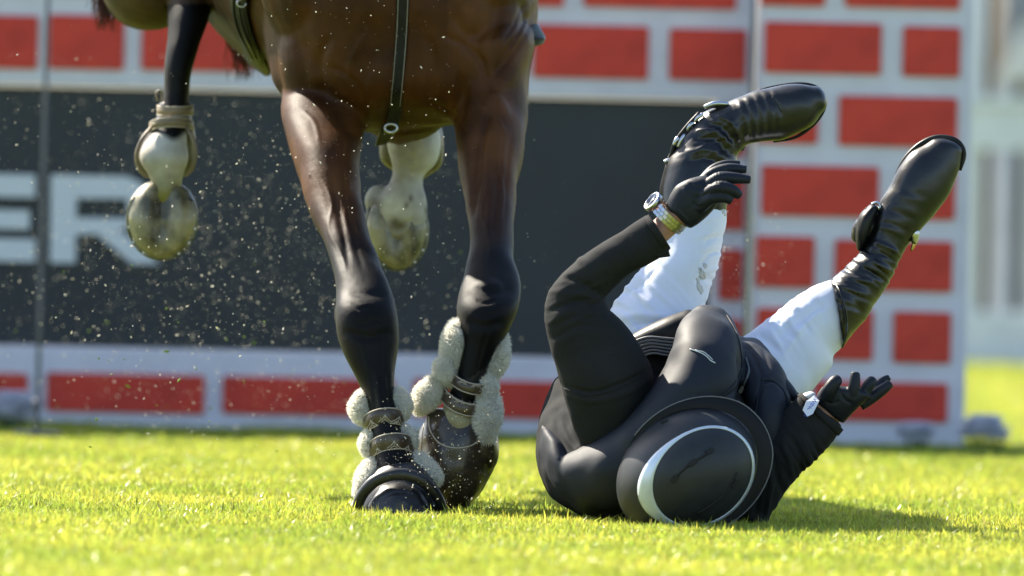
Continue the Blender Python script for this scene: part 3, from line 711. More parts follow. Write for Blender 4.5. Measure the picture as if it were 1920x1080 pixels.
# --- off fore boot (right in the picture)
tb2 = link('tendon_boot', mesh_from(*loft([(864, 655, 934, 662, .135, .05), (858, 690, 920, 699, .13, .05), (846, 724, 908, 738, .13, .05), (843, 736, 905, 752, .133, .048)], 28, 4, 2.1, (.15, .15))), M['dark_leather'], horse)
s3 = band((846, 696, 916, 716, .128, .053), 22, -.020, .003, 'strap', M['brown_leather'], tb2, piping=M['piping'])
s4 = band((832, 728, 908, 752, .130, .055), 26, -.024, .003, 'strap', M['brown_leather'], tb2, piping=M['piping'])
motif(s3, [(868, 716, .35), (893, 722, .1)], tb2, 9); motif(s4, [(845, 739, .7), (863, 752, .35), (888, 756, .1)], tb2, 10)
fl2 = [([(848, 608, 866, 616, .13, .02), (836, 632, 868, 640, .12, .026), (832, 660, 862, 668, .12, .026), (836, 680, 856, 686, .12, .018)], 11),
       ([(822, 684, 842, 686, .11, .02), (821, 700, 848, 702, .11, .024), (832, 712, 850, 714, .11, .014)], 12),
       ([(806, 712, 828, 724, .12, .02), (790, 726, 824, 744, .12, .026), (780, 744, 808, 762, .12, .026), (780, 764, 792, 768, .12, .014)], 13),
       ([(936, 626, 946, 632, .14, .016), (926, 652, 950, 656, .13, .024), (914, 682, 944, 686, .125, .026), (900, 706, 922, 708, .12, .02)], 14),
       ([(902, 712, 924, 712, .11, .02), (896, 730, 926, 730, .105, .024), (898, 744, 916, 746, .105, .018)], 15),
       ([(900, 752, 932, 748, .10, .022), (894, 776, 934, 776, .09, .028), (894, 800, 930, 800, .085, .028), (904, 822, 922, 820, .08, .016)], 16)]
for st, sd in fl2: fleece(st, tb2, 10000, .0115, sd)
bb2m = remesh([loft([(812, 768, 912, 776, .15, .06), (796, 784, 928, 786, .15, .072), (784, 812, 934, 806, .15, .082), (779, 850, 933, 842, .15, .088), (781, 890, 924, 886, .15, .086), (794, 926, 903, 922, .15, .076), (818, 948, 880, 948, .15, .06)], 40, 4, 2.15, (.1, .3)), blob((915, 832, .12), (.02, .05, .05), .1)], .004, 5)
folds(bb2m, [([(790, 800), (800, 775)], 5, -3), ([(905, 790), (918, 840), (912, 900)], 5, -3), ([(800, 810), (806, 770)], 4, 2.5)]); lump(bb2m, .07, .0011, 5)
bb2 = link('bell_boot', bb2m, M['bell_leather'], horse); bb2['label'] = 'dark brown leather bell boot with light piping on the lifted hoof'
sk = Skin(bb2m)
def collar(u, v):
    a = PI*(1-u); r0 = 1-.30*v
    return 857+52*math.cos(a)*r0, 786+52*math.sin(a)*r0+0*v
seam(sk, [(804, 782), (808, 808), (826, 832), (857, 840), (888, 833), (906, 812), (912, 786)], .0015, 'piping', M['piping'], bb2, off=.0015)
seam(sk, [(797, 785), (792, 812), (789, 850)], .0012, 'stitch', M['piping'], bb2)
def oval(u, v): a = 2*PI*u; return 866+11*v*math.cos(a), 889+4*v*math.sin(a)-1
patch(sk, oval, 16, 3, .0012, .0014, 'badge', M['brown_leather'], bb2)
# --- hind boots
hb1 = link('fetlock_boot', mesh_from(*loft([(300, 192, 358, 192, 1.0, .036), (294, 220, 360, 222, 1.0, .038), (276, 245, 366, 248, 1.0, .044), (256, 280, 366, 280, 1.008, .05), (253, 305, 366, 305, 1.012, .046), (264, 326, 352, 326, 1.015, .036)], 30, 4, 2.1, (.1, .3))), M['brown_leather'], horse)
hb1s = band((299, 206, 358, 206, .99, .036), 20, -.003, .003, 'strap', M['piping'] if 0 else mat('tan_strap', (.22, .16, .09), .4, noise=(20, (.12, .09, .05), .4, .7), bump=(80, .4, .002)), hb1, piping=M['piping'])
TS = hb1s.data.materials[0]
band((285, 240, 358, 238, .985, .042), 20, .010, .003, 'strap', TS, hb1, piping=M['piping'])
link('cup_edge', mesh_from(*ptube([(286, 236, .95), (266, 262, .935), (256, 292, .935), (262, 318, .94), (276, 332, .945)], [.003, .004, .004, .004, .003], 8, 5)), TS, hb1)
link('cup_edge', mesh_from(*ptube([(350, 238, .95), (362, 262, .935), (366, 292, .935), (360, 316, .94), (348, 330, .945)], [.003, .004, .004, .004, .003], 8, 5)), TS, hb1)
link('buckle', mesh_from(*ptube([(297, 190, .97), (293, 176, .97), (299, 170, .97), (304, 178, .97), (303, 192, .97)], .0022, 8, 4)), TS, hb1)
hb2 = link('fetlock_boot', mesh_from(*loft([(722, 200, 812, 200, 1.02, .04), (714, 245, 828, 240, 1.02, .05), (711, 280, 832, 282, 1.025, .052), (716, 304, 826, 312, 1.03, .045), (740, 322, 802, 330, 1.03, .03)], 30, 4, 2.1, (.2, .3))), M['brown_leather'], horse)
# --- tack: breastplate strap, girth, stirrup
def ribbon(skin, pts, w, thick, name, m, parent, sub=8):
    Q = catmull(pts, sub); Wp = []; Nn = []
    for x, y in Q:
        h = skin.at(x, y, 0)
        if h is not None: Wp.append(h[0]); Nn.append(h[1])
    Wp = np.array(Wp); Nn = np.array(Nn)
    for _ in range(5): Nn[1:-1] = (Nn[:-2]+Nn[1:-1]+Nn[2:])/3; Wp[1:-1] = (Wp[:-2]+2*Wp[1:-1]+Wp[2:])/4
    Nn /= np.linalg.norm(Nn, axis=1)[:, None]
    T = np.gradient(Wp, axis=0); T /= np.linalg.norm(T, axis=1)[:, None]; S = np.cross(T, Nn); S /= np.linalg.norm(S, axis=1)[:, None]
    V = []
    for k in range(len(Wp)):
        for (a, b_) in ((-1, -.5), (-1, .6), (-.75, 1), (.75, 1), (1, .6), (1, -.5)): V.append(Wp[k]+S[k]*a*w/2+Nn[k]*(b_*thick+.002))
    return link(name, mesh_from(V, tube_faces(len(Wp), 6)), m, parent)
bp = ribbon(hskin, [(757, -60), (755, 10), (752, 80), (747, 140), (742, 190), (738, 228)], .026, .005, 'breastplate_strap', M['dark_leather'], horse)
sk2 = Skin(bp)
for dx in (-9, 9): seam(sk2, [(757+dx, -40), (754+dx, 40), (751+dx, 90), (746+dx, 150), (741+dx, 200)], .0006, 'stitch', M['piping'], bp, off=.0002)
link('ring', mesh_from(*ptube([(733+12*math.cos(a), 240+8*math.sin(a), .58) for a in np.linspace(0, 2*PI, 17)[:-1]], .003, 8, closed=True)), M['steel'], bp)
link('girth_loop', mesh_from(*loft([(722, 232, 754, 226, .60, .02), (712, 248, 748, 240, .62, .02), (706, 262, 738, 256, .65, .015), (704, 272, 728, 268, .67, .012)], 20, 4, 3)), M['dark_leather'], bp)
link('girth_loop', mesh_from(*loft([(702, 270, 732, 262, .68, .014), (720, 262, 740, 250, .66, .012)], 16, 3, 3)), M['brown_leather'], bp)
g = ribbon(hskin, [(455, -40), (452, 10), (462, 55), (475, 90), (487, 122)], .055, .010, 'girth', M['dark_leather'], horse)
sk3 = Skin(g)
for k in (-16, -5, 6, 16): seam(sk3, [(455+k, -20), (455+k, 20), (463+k, 55), (474+k*.8, 85), (484+k*.6, 110)], .0022, 'girth_strap', M['dark_leather'], g, off=.001, n=8)
for (x, y) in ((455, 3), (470, 12)):
    h = sk3.at(x, y, .004)
    if h is not None:
        c = h[0]; link('buckle', mesh_from(*ptube([c+np.array((.009*math.cos(a), -.002, .007*math.sin(a))) for a in np.linspace(0, 2*PI, 17)[:-1]], .0016, 8, closed=True, world=True)), M['steel'], g)
st = remesh([loft([(985, 52, 1010, 46, .72, .03), (988, 62, 1018, 60, .72, .034), (990, 74, 1023, 70, .72, .034), (992, 84, 1020, 80, .72, .03)], 20, 4, 3.2, (.3, .3)), loft([(990, 84, 1006, 82, .72, .02), (990, 96, 998, 95, .72, .012)], 14, 3, 2.5)], .0025, 2)
sti = link('stirrup', st, M['slate'], horse)
link('tread', mesh_from(*loft([(988, 72, 1022, 70, .70, .03), (990, 75, 1023, 74, .70, .034)], 20, 2, 3.5, (.1, .1))), M['black_rubber'], sti)
# --- tail
parts = []
for i in range(420):
    g1 = random.random() < .5
    if g1: x0, y0, d0 = 205+random.gauss(0, 10), -60+random.gauss(0, 25), 1.35; x1, y1 = x0-random.uniform(-5, 20), random.uniform(0, 62)
    else: x0, y0, d0 = 440+random.gauss(0, 15), 20+random.gauss(0, 30), 1.6; x1, y1 = 450+random.gauss(8, 12), random.uniform(75, 155)
    w = random.uniform(-14, 14)
    pl = [(x0, y0, d0), ((x0+x1)/2+w, (y0+y1)/2, d0+.02), (x1, y1, d0+random.uniform(-.02, .05))]
    parts.append(ptube(pl, [.0011, .0009, .0004], 3, 3))
tl = link('tail', mesh_from(*merge(parts)), M['tail_hair'], horse); tl['kind'] = 'stuff'

# ------------------------------------------------------------------ rider
DK = .3      # the rider's raised legs stay close to the body
rider = root('person', tuple(P(1290, 965, -.15)*np.array((1, 1, 0))), 'fallen rider in black jacket, white breeches and helmet, tumbling head down on the grass', 'person')
# continuous body under the clothes (skin shows at the wrists)
LW = (1250, 412, -.315); RW = (1552, 778, -.26)
body_parts = [loft([(1060, 930, 1430, 935, -.1, .12), (1040, 860, 1420, 860, -.08, .15), (1060, 780, 1410, 780, -.04, .13), (1140, 700, 1420, 700, .03, .10), (1180, 650, 1420, 660, .1, .09)], 28, 3),
    loft([(1150, 760, 1200, 800, -.2, .04), (1070, 700, 1170, 700, -.25, .04), (1045, 600, 1120, 590, -.27, .04), (1090, 510, 1140, 530, -.28, .035), (1195, 440, 1225, 475, -.31, .03), (1226, 412, 1256, 448, -.315, .026), (1250, 388, 1285, 424, -.32, .026), (1275, 360, 1318, 405, -.33, .018)], 20, 3),
    loft([(1380, 870, 1430, 930, -.2, .04), (1460, 830, 1490, 880, -.24, .04), (1512, 768, 1548, 818, -.26, .032), (1528, 752, 1570, 796, -.26, .03), (1550, 728, 1592, 770, -.265, .02)], 20, 3),
    loft([(1200, 640, 1300, 660, .1, .06), (1240, 500, 1315, 500, .2, .045), (1262, 400, 1335, 400, .27, .045), (1270, 320, 1360, 330, .3, .045), (1340, 220, 1380, 260, .34, .03), (1440, 180, 1460, 245, .36, .03)], 20, 3),
    loft([(1380, 670, 1450, 740, .1, .07), (1480, 590, 1540, 670, .18, .05), (1560, 540, 1590, 620, .22, .045), (1630, 450, 1670, 480, .27, .03), (1700, 330, 1760, 370, .3, .03)], 20, 3),
    blob((1300, 880, -.25), (.09, .09, .08)), blob((1300, 840, -.15), (.06, .06, .08))]
rb = remesh(body_parts, .005, 4)
link('body', rb, M['skin'], rider)

# jacket
jk = remesh([loft([(1090, 968, 1420, 972, -.10, .13), (1036, 935, 1452, 935, -.10, .20), (1012, 890, 1450, 885, -.09, .225), (1004, 842, 1440, 842, -.07, .225), (1008, 795, 1440, 790, -.04, .21), (1026, 742, 1440, 742, 0, .17), (1052, 700, 1440, 700, .03, .13), (1150, 655, 1420, 662, .06, .10)], 48, 4, 2.25, (.2, .3)),
    loft([(1090, 850, 1210, 800, -.20, .08), (1072, 800, 1222, 745, -.23, .08), (1058, 745, 1224, 700, -.25, .075), (1046, 705, 1212, 668, -.26, .068), (1034, 662, 1190, 632, -.265, .062), (1024, 622, 1165, 600, -.27, .058), (1019, 588, 1142, 580, -.27, .054), (1026, 552, 1132, 562, -.27, .052), (1048, 520, 1136, 552, -.275, .050),
          (1080, 488, 1152, 536, -.285, .047), (1120, 460, 1178, 516, -.295, .044), (1162, 436, 1212, 498, -.305, .042), (1198, 414, 1240, 482, -.312, .040), (1214, 403, 1257, 468, -.315, .038)], 36, 4, 2.15, (.4, .03)),
    loft([(1320, 900, 1430, 985, -.20, .07), (1372, 852, 1462, 940, -.225, .068), (1425, 812, 1492, 898, -.24, .062), (1462, 778, 1530, 862, -.25, .055), (1482, 755, 1560, 830, -.255, .050), (1500, 738, 1580, 800, -.26, .046)], 32, 4, 2.2, (.4, .03)),
    loft([(1380, 965, 1440, 978, -.2, .06), (1385, 920, 1455, 935, -.2, .06)], 20, 3)], .0038, 5)
folds(jk, [([(1080, 480), (1100, 500), (1130, 545)], 7, 3), ([(1055, 520), (1090, 530), (1128, 556)], 5, -4), ([(1036, 552), (1080, 550), (1128, 562)], 6, 4), ([(1026, 585), (1075, 565), (1125, 575)], 5, -3.5), ([(1024, 612), (1070, 585), (1130, 590)], 6, 3), ([(1030, 640), (1085, 612), (1145, 612)], 5, -2.5),
           ([(1105, 500), (1122, 530), (1120, 550)], 4, -3), ([(1130, 490), (1142, 515), (1138, 540)], 4, 2.5), ([(1155, 470), (1172, 490), (1180, 510)], 4, -2), ([(1180, 440), (1205, 470), (1212, 492)], 4, 2), ([(1215, 425), (1222, 450), (1232, 478)], 4, -2),
           ([(1052, 722), (1110, 735), (1170, 718), (1226, 690)], 4, -5), ([(1056, 738), (1110, 752), (1180, 735), (1228, 702)], 6, 3), ([(1050, 770), (1080, 830), (1130, 850)], 7, -7), ([(1062, 850), (1090, 880), (1140, 870)], 8, 5), ([(1040, 760), (1050, 820), (1080, 860)], 7, -5),
           ([(1015, 860), (1060, 880), (1110, 862)], 10, -4), ([(1100, 700), (1080, 660), (1090, 640)], 10, 2), ([(1130, 680), (1150, 660), (1170, 668)], 5, 1.6),
           ([(1470, 930), (1455, 890), (1448, 850)], 5, -4), ([(1490, 900), (1478, 860), (1465, 820)], 5, 4), ([(1505, 890), (1498, 850), (1485, 820)], 4, -4), ([(1520, 870), (1512, 840), (1500, 815)], 4, 3.5), ([(1535, 855), (1526, 828), (1515, 805)], 4, -3), ([(1430, 880), (1425, 930), (1415, 970)], 5, -4), ([(1445, 860), (1446, 910), (1434, 965)], 5, 4)])
ripple(jk, (1085, 565), (.45, 1), 22, 2.2, (50, 60)); ripple(jk, (1505, 850), (.9, -.6), 15, 2.6, (45, 50)); ripple(jk, (1425, 930), (1, .1), 16, 2.2, (40, 60)); lump(jk, .09, .0012, 4)
jacket = link('jacket', jk, M['jacket'], rider)
jsk = Skin(jacket)
seam(jsk, [(1058, 728), (1100, 742), (1160, 728), (1224, 694)], .0012, 'seam', M['jacket'], jacket, off=.0008)
# open cuff flap of the left sleeve
V, F = loft([(1206, 408, 1246, 470, -.315, .043), (1216, 402, 1258, 466, -.317, .045)], 32, 3, 2.2, (.02, .02)); link('cuff', mesh_from(V, F), M['jacket'], jacket)
cf = [P(1216, 478, -.335), P(1250, 452, -.345), P(1257, 481, -.335), P(1222, 486, -.325)]
V = [c for c in cf]+[c+np.array((0, .02, .001)) for c in cf]
link('cuff_flap', mesh_from(V, [(0, 1, 2, 3), (7, 6, 5, 4), (0, 4, 5, 1), (1, 5, 6, 2), (2, 6, 7, 3), (3, 7, 4, 0)]), M['jacket'], jacket, False)
# right cuff, shirt cuff peeking out
sh = remesh([loft([(1500, 742, 1514, 754, -.262, .02), (1510, 736, 1524, 748, -.263, .02), (1518, 734, 1530, 742, -.265, .012)], 16, 3)], .003, 2)
link('shirt_cuff', sh, M['white_cloth'], rider)
lab_pts = [P(1527, 741, -.30), P(1536, 752, -.312), P(1524, 776, -.322), P(1514, 781, -.322), P(1505, 769, -.315), P(1512, 752, -.308)]
V = lab_pts+[p+np.array((0, .002, 0)) for p in lab_pts]; n = len(lab_pts)
lb = link('cuff_label', mesh_from(V, [tuple(range(n)), tuple(range(2*n-1, n-1, -1))]+[(i, i+n, (i+1) % n+n, (i+1) % n) for i in range(n)]), M['label_white'], rider, False)
lb['label'] = 'white label with blue lettering at the glove wrist'
tc = bpy.data.curves.new('t', 'FONT'); tc.body = 'SWINGER'; tc.size = .0105; tc.extrude = .0003; tc.align_x = 'CENTER'; tc.align_y = 'CENTER'
to = bpy.data.objects.new('t', tc); col.objects.link(to); dg = bpy.context.evaluated_depsgraph_get(); tm = bpy.data.meshes.new_from_object(to.evaluated_get(dg)); bpy.data.objects.remove(to)
cpos = P(1520, 762, -.3165); ang = math.radians(-118+0)
Mt = Matrix.Translation(Vector(cpos))@Matrix.Rotation(math.radians(12), 4, 'X')@Matrix.Rotation(ang, 4, 'Y').inverted()@Matrix.Rotation(PI/2, 4, 'X')
tm.transform(Mt); tm.materials.clear(); link('lettering', tm, M['label_blue'], lb, False)

# air vest
vs = remesh([loft([(1040, 860, 1105, 965, -.17, .11), (1085, 842, 1175, 955, -.22, .12), (1135, 812, 1235, 915, -.25, .12), (1178, 772, 1290, 850, -.27, .12), (1216, 728, 1345, 792, -.28, .12), (1248, 682, 1388, 738, -.27, .12), (1262, 645, 1396, 690, -.25, .115), (1270, 615, 1392, 650, -.22, .11), (1288, 590, 1378, 608, -.18, .09), (1305, 578, 1358, 584, -.14, .06)], 40, 4, 2.3, (.6, .8)),
    loft([(1372, 650, 1424, 640, -.10, .07), (1376, 680, 1452, 668, -.14, .08), (1386, 715, 1474, 705, -.17, .09), (1392, 750, 1484, 752, -.19, .10), (1392, 795, 1482, 800, -.20, .10), (1385, 840, 1470, 850, -.19, .10), (1370, 890, 1446, 905, -.17, .09), (1370, 930, 1425, 945, -.15, .07)], 36, 4, 2.4, (.6, .6)),
    loft([(1330, 640, 1400, 640, -.08, .08), (1340, 690, 1410, 690, -.12, .09), (1345, 730, 1408, 735, -.14, .09)], 24, 3),
    loft([(1012, 800, 1080, 850, -.06, .16), (1010, 850, 1110, 900, -.08, .18), (1030, 910, 1150, 945, -.10, .17), (1085, 945, 1240, 965, -.12, .14)], 36, 3, 2.2, (.5, .5))], .0038, 14)
folds(vs, [([(1385, 650), (1392, 700), (1385, 735), (1350, 760)], 5, -12), ([(1396, 640), (1418, 680), (1430, 715), (1412, 760), (1405, 820)], 5, -4), ([(1395, 690), (1408, 720), (1398, 760)], 5, 3), ([(1425, 715), (1455, 712), (1478, 735)], 5, -5),
           ([(1245, 690), (1210, 740), (1150, 800), (1100, 830)], 6, -4), ([(1330, 750), (1290, 740), (1250, 760)], 10, -2), ([(1430, 650), (1440, 690), (1436, 715)], 4, -3), ([(1200, 800), (1260, 790), (1310, 770)], 14, 2)]); lump(vs, .12, .0014, 6)
vest = link('vest', vs, M['vest'], rider); vest['label'] = 'inflated navy air vest over the black jacket'
vsk = Skin(vest)
seam(vsk, [(1362, 592), (1382, 630), (1390, 680), (1380, 715), (1345, 748), (1322, 765)], .0012, 'seam', M['vest'], vest, off=.0015)
seam(vsk, [(1432, 700), (1424, 740), (1414, 790), (1408, 830)], .0014, 'seam', M['vest'], vest, off=.001)
seam(vsk, [(1426, 712), (1450, 715), (1472, 738), (1480, 775)], .0014, 'seam', M['vest'], vest, off=.001)
seam(vsk, [(1294, 655), (1312, 661), (1324, 668), (1332, 676), (1341, 681)], .0010, 'reflective_line', M['reflective'], vest, off=.0008)
seam(vsk, [(1304, 657), (1318, 660), (1328, 667), (1336, 675)], .0008, 'reflective_line', M['reflective'], vest, off=.0008)
seam(vsk, [(1398, 672), (1404, 690), (1402, 706), (1394, 724)], .0022, 'zip', M['slate'], vest, off=.001)
h = vsk.at(1391, 731, .003)
if h is not None:
    zz = link('zip_pull', box_me(.007, .004, .014, .0012), M['steel'], vest, False); zz.location = Vector(h[0])-total(vest.parent); zz.location = Vector(h[0])-total(rider)+Vector(total(rider))-total(vest); zz.rotation_euler = (.2, .45, 0)
# collar wing and straps of the vest
wg = remesh([loft([(1412, 640, 1432, 662, -.12, .02), (1430, 668, 1458, 690, -.17, .022), (1448, 700, 1486, 722, -.20, .022), (1468, 732, 1500, 745, -.21, .018), (1484, 752, 1502, 757, -.21, .008)], 22, 4, 2.6, (.5, .6))], .0028, 3)
folds(wg, [([(1425, 665), (1450, 700), (1480, 745)], 5, -3)]); link('collar_wing', wg, M['vest'], vest)
op = loft([(1300, 775, 1345, 790, -.24, .05), (1345, 752, 1385, 785, -.24, .05), (1380, 735, 1402, 790, -.22, .05)], 20, 3, 2.2)
link('shirt_front', mesh_from(*op), M['vent'], rider)
for pts in ([(1462, 700, -.14), (1472, 716, -.15), (1478, 736, -.17)], [(1484, 748, -.12), (1491, 742, -.12), (1496, 736, -.12)]):
    link('strap_end', mesh_from(*ptube(pts, .0045, 8, 3, flat=.5)), M['dark_leather'], vest)
# waist: dark opening panel and ribbed elastic between sleeve and vest
wp = loft([(1165, 640, 1200, 668, -.10, .03), (1200, 618, 1240, 668, -.11, .04), (1245, 596, 1280, 660, -.12, .045), (1290, 580, 1310, 640, -.12, .04)], 24, 4, 2.4, (.4, .4))
link('waist_panel', mesh_from(*wp), M['dark_leather'], vest)
for k in range(6):
    link('elastic_rib', mesh_from(*ptube([(1188+k*3, 640+k*5.6, -.165), (1215+k*2, 632+k*6, -.178), (1245, 634+k*6.2, -.186), (1268, 636+k*6.5, -.19)], .0022, 8, 4)), M['elastic'], vest)

# breeches
br = remesh([loft([(1130, 640, 1350, 660, .08, .10), (1142, 600, 1338, 630, .12, .10), (1150, 570, 1325, 592, .15, .095), (1178, 535, 1328, 548, .18, .088), (1208, 495, 1342, 498, .21, .078), (1228, 455, 1350, 455, .24, .070), (1240, 418, 1362, 418, .27, .066), (1243, 385, 1364, 392, .29, .064), (1246, 355, 1358, 365, .30, .058)], 40, 4, 2.15, (.4, .3)),
    loft([(1330, 640, 1450, 780, .06, .10), (1372, 640, 1486, 764, .10, .095), (1400, 628, 1512, 745, .13, .085), (1432, 602, 1540, 712, .155, .075), (1468, 576, 1560, 685, .18, .068), (1500, 553, 1562, 668, .20, .063), (1528, 537, 1577, 652, .212, .060), (1560, 525, 1590, 632, .22, .052)], 40, 4, 2.15, (.4, .3)),
    blob((1300, 700, .06), (.13, .08, .1)), blob((1340, 400, .26), (.022, .03, .04))], .0038, 6)
folds(br, [([(1215, 498), (1180, 540), (1150, 580)], 5, 5), ([(1235, 500), (1200, 535), (1160, 560)], 4, -4), ([(1160, 600), (1200, 590), (1260, 600)], 7, 4), ([(1180, 610), (1230, 605), (1280, 612)], 6, -4), ([(1330, 560), (1310, 580), (1280, 590)], 6, -4), ([(1348, 470), (1330, 478), (1312, 500)], 5, -5), ([(1350, 440), (1330, 450), (1322, 460)], 5, -5), ([(1338, 530), (1322, 520), (1305, 530)], 5, -5), ([(1352, 455), (1342, 500), (1330, 540)], 5, 5), ([(1260, 430), (1240, 470), (1225, 500)], 6, 2.5),
           ([(1560, 560), (1500, 600), (1450, 640)], 7, -3.5), ([(1545, 575), (1500, 620), (1460, 680)], 6, 3), ([(1420, 625), (1440, 640), (1460, 660)], 5, -4), ([(1455, 600), (1470, 615), (1490, 640)], 5, -4.5), ([(1440, 610), (1455, 632), (1470, 655)], 5, 4), ([(1490, 578), (1505, 595), (1520, 625)], 5, -4), ([(1475, 588), (1488, 608), (1500, 630)], 5, 3.5), ([(1525, 560), (1540, 580), (1548, 610)], 5, -3), ([(1410, 650), (1430, 680), (1440, 720)], 7, -3)])
ripple(br, (1480, 610), (.8, -.6), 26, 2.4, (75, 40)); ripple(br, (1200, 570), (.7, -.7), 28, 3.0, (70, 60)); ripple(br, (1340, 480), (.2, 1), 24, 2.6, (70, 22)); lump(br, .1, .0015, 8)
breeches = link('breeches', br, M['breeches'], rider)
bsk = Skin(breeches)
for i, (x, y, rx, ry) in enumerate([(1316, 512, 6, 13), (1312, 540, 5, 11), (1322, 498, 4, 5), (1357, 398, 4, 8), (1308, 526, 3, 5)]):
    rr = np.random.default_rng(i)
    sp = [1+.35*rr.normal() for _ in range(17)]
    def f(u, v): a = 2*PI*u; k = abs(sp[int(u*16) % 16])**.5; return x+rx*v*k*math.cos(a)+ry*.3*v*math.sin(a), y+ry*v*k*math.sin(a)
    try: patch(bsk, f, 16, 2, .0006, .0006, 'mud_stain', M['dirt'], breeches)
    except StopIteration: pass

# boots
lb1 = remesh([loft([(1236, 385, 1361, 398, .285, .068), (1237, 350, 1368, 355, .295, .068), (1247, 308, 1376, 322, .305, .063), (1266, 272, 1382, 303, .315, .056), (1292, 236, 1382, 292, .325, .050), (1322, 208, 1390, 282, .335, .045), (1352, 197, 1402, 270, .34, .044), (1382, 183, 1428, 266, .35, .045), (1418, 169, 1462, 263, .355, .046), (1458, 161, 1496, 252, .36, .045), (1496, 157, 1524, 234, .362, .040), (1524, 162, 1541, 212, .365, .030)], 36, 4, 2.15, (.03, .7)),
     blob((1352, 250, .40), (.03, .04, .03), .5)], .0036, 4)
folds(lb1, [([(1295, 262), (1340, 262), (1372, 296)], 5, -4), ([(1300, 245), (1345, 248), (1378, 282)], 5, 4), ([(1318, 232), (1352, 238), (1384, 274)], 4, -4), ([(1280, 290), (1330, 280), (1366, 306)], 6, 4), ([(1285, 305), (1330, 298), (1360, 318)], 5, -3.5), ([(1340, 215), (1372, 230), (1390, 268)], 4, 4)]+
           [([(1384+8*i, 190-3*i), (1398+8*i, 222-2*i), (1404+7*i, 262-2*i)], 3.2, (-3.2 if i % 2 else 3.0)*(1-.07*i)) for i in range(9)]+[([(1448, 185), (1460, 200), (1466, 220)], 3, -3)]); ripple(lb1, (1345, 262), (-.5, -.85), 17, 1.3, (45, 60), .9)
lump(lb1, .08, .0009, 21)
boot1 = link('riding_boot', lb1, M['boot_leather'], rider); boot1['label'] = 'black riding boot pointing right above the gloved hand'
rb1 = remesh([loft([(1558, 524, 1582, 650, .205, .064), (1574, 511, 1604, 622, .215, .062), (1586, 502, 1622, 600, .23, .056), (1608, 480, 1650, 556, .245, .048), (1622, 456, 1674, 514, .255, .043), (1632, 430, 1692, 478, .265, .041), (1638, 406, 1710, 450, .27, .042), (1652, 376, 1730, 428, .28, .044), (1672, 342, 1756, 398, .285, .046), (1688, 310, 1782, 360, .29, .044), (1708, 285, 1798, 322, .292, .038), (1738, 266, 1805, 290, .295, .028)], 36, 4, 2.15, (.03, .7)),
     blob((1625, 425, .29), (.022, .036, .03), -.7)], .0036, 4)
folds(rb1, [([(1600+9*i, 520-17*i), (1630+9*i, 530-17*i), (1654+8*i, 545-17*i)], 4, (-4 if i % 2 else 3.6)) for i in range(5)]+
           [([(1640+6*i, 425-11*i), (1672+6*i, 432-10*i), (1702+7*i, 448-11*i)], 3.4, (-2.2 if i % 2 else 1.8)*(1-.09*i)*(.6+.4*math.sin(i*2.3))) for i in range(9)]+[([(1570, 545), (1600, 560), (1618, 590)], 8, -3)]); ripple(rb1, (1640, 490), (.55, -.85), 16, 2.4, (42, 70), 1.0); ripple(rb1, (1600, 545), (.2, -1), 24, 2.4, (40, 50), 1.0)
lump(rb1, .08, .0009, 22)
boot2 = link('riding_boot', rb1, M['boot_leather'], rider); boot2['label'] = 'black riding boot at far right with sole edge towards the wall'
# rims of the boot tops
link('top_edge', mesh_from(*ptube([(1560, 524, .165), (1574, 545, .0), (1584, 575, -.01), (1588, 605, .0), (1586, 630, .0), (1580, 651, .165)], .002, 8, 6)), M['boot_leather'], boot2)
# sole edge
link('sole', mesh_from(*ptube([(1678, 352, .30), (1684, 325, .30), (1698, 298, .30), (1722, 274, .30), (1752, 259, .30), (1782, 260, .30), (1801, 272, .30), (1807, 292, .30), (1800, 320, .30)], [.003, .005, .0055, .006, .006, .006, .0055, .005, .003], 10, 5)), M['dark_leather'], boot2)
link('sole', mesh_from(*ptube([(1420, 170, .40), (1450, 163, .40), (1490, 158, .40), (1520, 160, .40), (1541, 172, .40), (1547, 192, .40), (1540, 214, .40), (1520, 238, .40), (1490, 258, .40), (1450, 266, .40)], [.002, .003, .004, .004, .004, .004, .004, .004, .003, .002], 10, 5)), M['dark_leather'], boot1)
sk = Skin(boot1); seam(sk, [(1448, 182), (1456, 194), (1465, 210)], .001, 'stitch', M['vent'], boot1)
# spurs and straps
sp1 = link('spur', mesh_from(*ptube([(1322, 200, .29), (1342, 198, .28), (1364, 202, .28), (1384, 214, .29), (1396, 236, .30), (1398, 260, .31), (1390, 282, .33)], [.004, .0055, .006, .005, .0045, .0045, .004], 10, 6, flat=.5)), M['dark_leather'], boot1)
link('shank', mesh_from(*ptube([(1320, 201, .27), (1342, 194, .265), (1366, 195, .27)], [.004, .0055, .003], 10, 5)), M['steel'], sp1)
for (a, b_, c_) in [((1264, 272), (1272, 258), .24), ((1271, 276), (1284, 252), .245), ((1288, 244), (1300, 230), .25), ((1302, 228), (1318, 214), .255), ((1262, 300), (1246, 304), .26)]:
    link('buckle', mesh_from(*ptube([(a[0], a[1], c_), ((a[0]+b_[0])/2-1, (a[1]+b_[1])/2-1, c_-.006), (b_[0], b_[1], c_)], .0042, 8, 4)), M['steel'], boot1)
link('zip', mesh_from(*ptube([(1258, 296, .26), (1266, 268, .25), (1288, 238, .25), (1312, 212, .26)], .0045, 8, 5)), M['dark_leather'], boot1)
hc = remesh([loft([(1630, 384, 1648, 392, .26, .03), (1612, 402, 1640, 414, .25, .036), (1604, 428, 1630, 438, .245, .036), (1604, 452, 1622, 458, .245, .03), (1607, 468, 1614, 470, .245, .014)], 20, 4, 2.4, (.5, .5))], .003, 3)
spur2 = link('spur', hc, M['dark_leather'], boot2)
link('spur_strap', mesh_from(*ptube([(1622, 392, .215), (1650, 404, .205), (1682, 424, .215), (1704, 446, .24)], .0045, 8, 5, flat=.5)), M['dark_leather'], boot2)
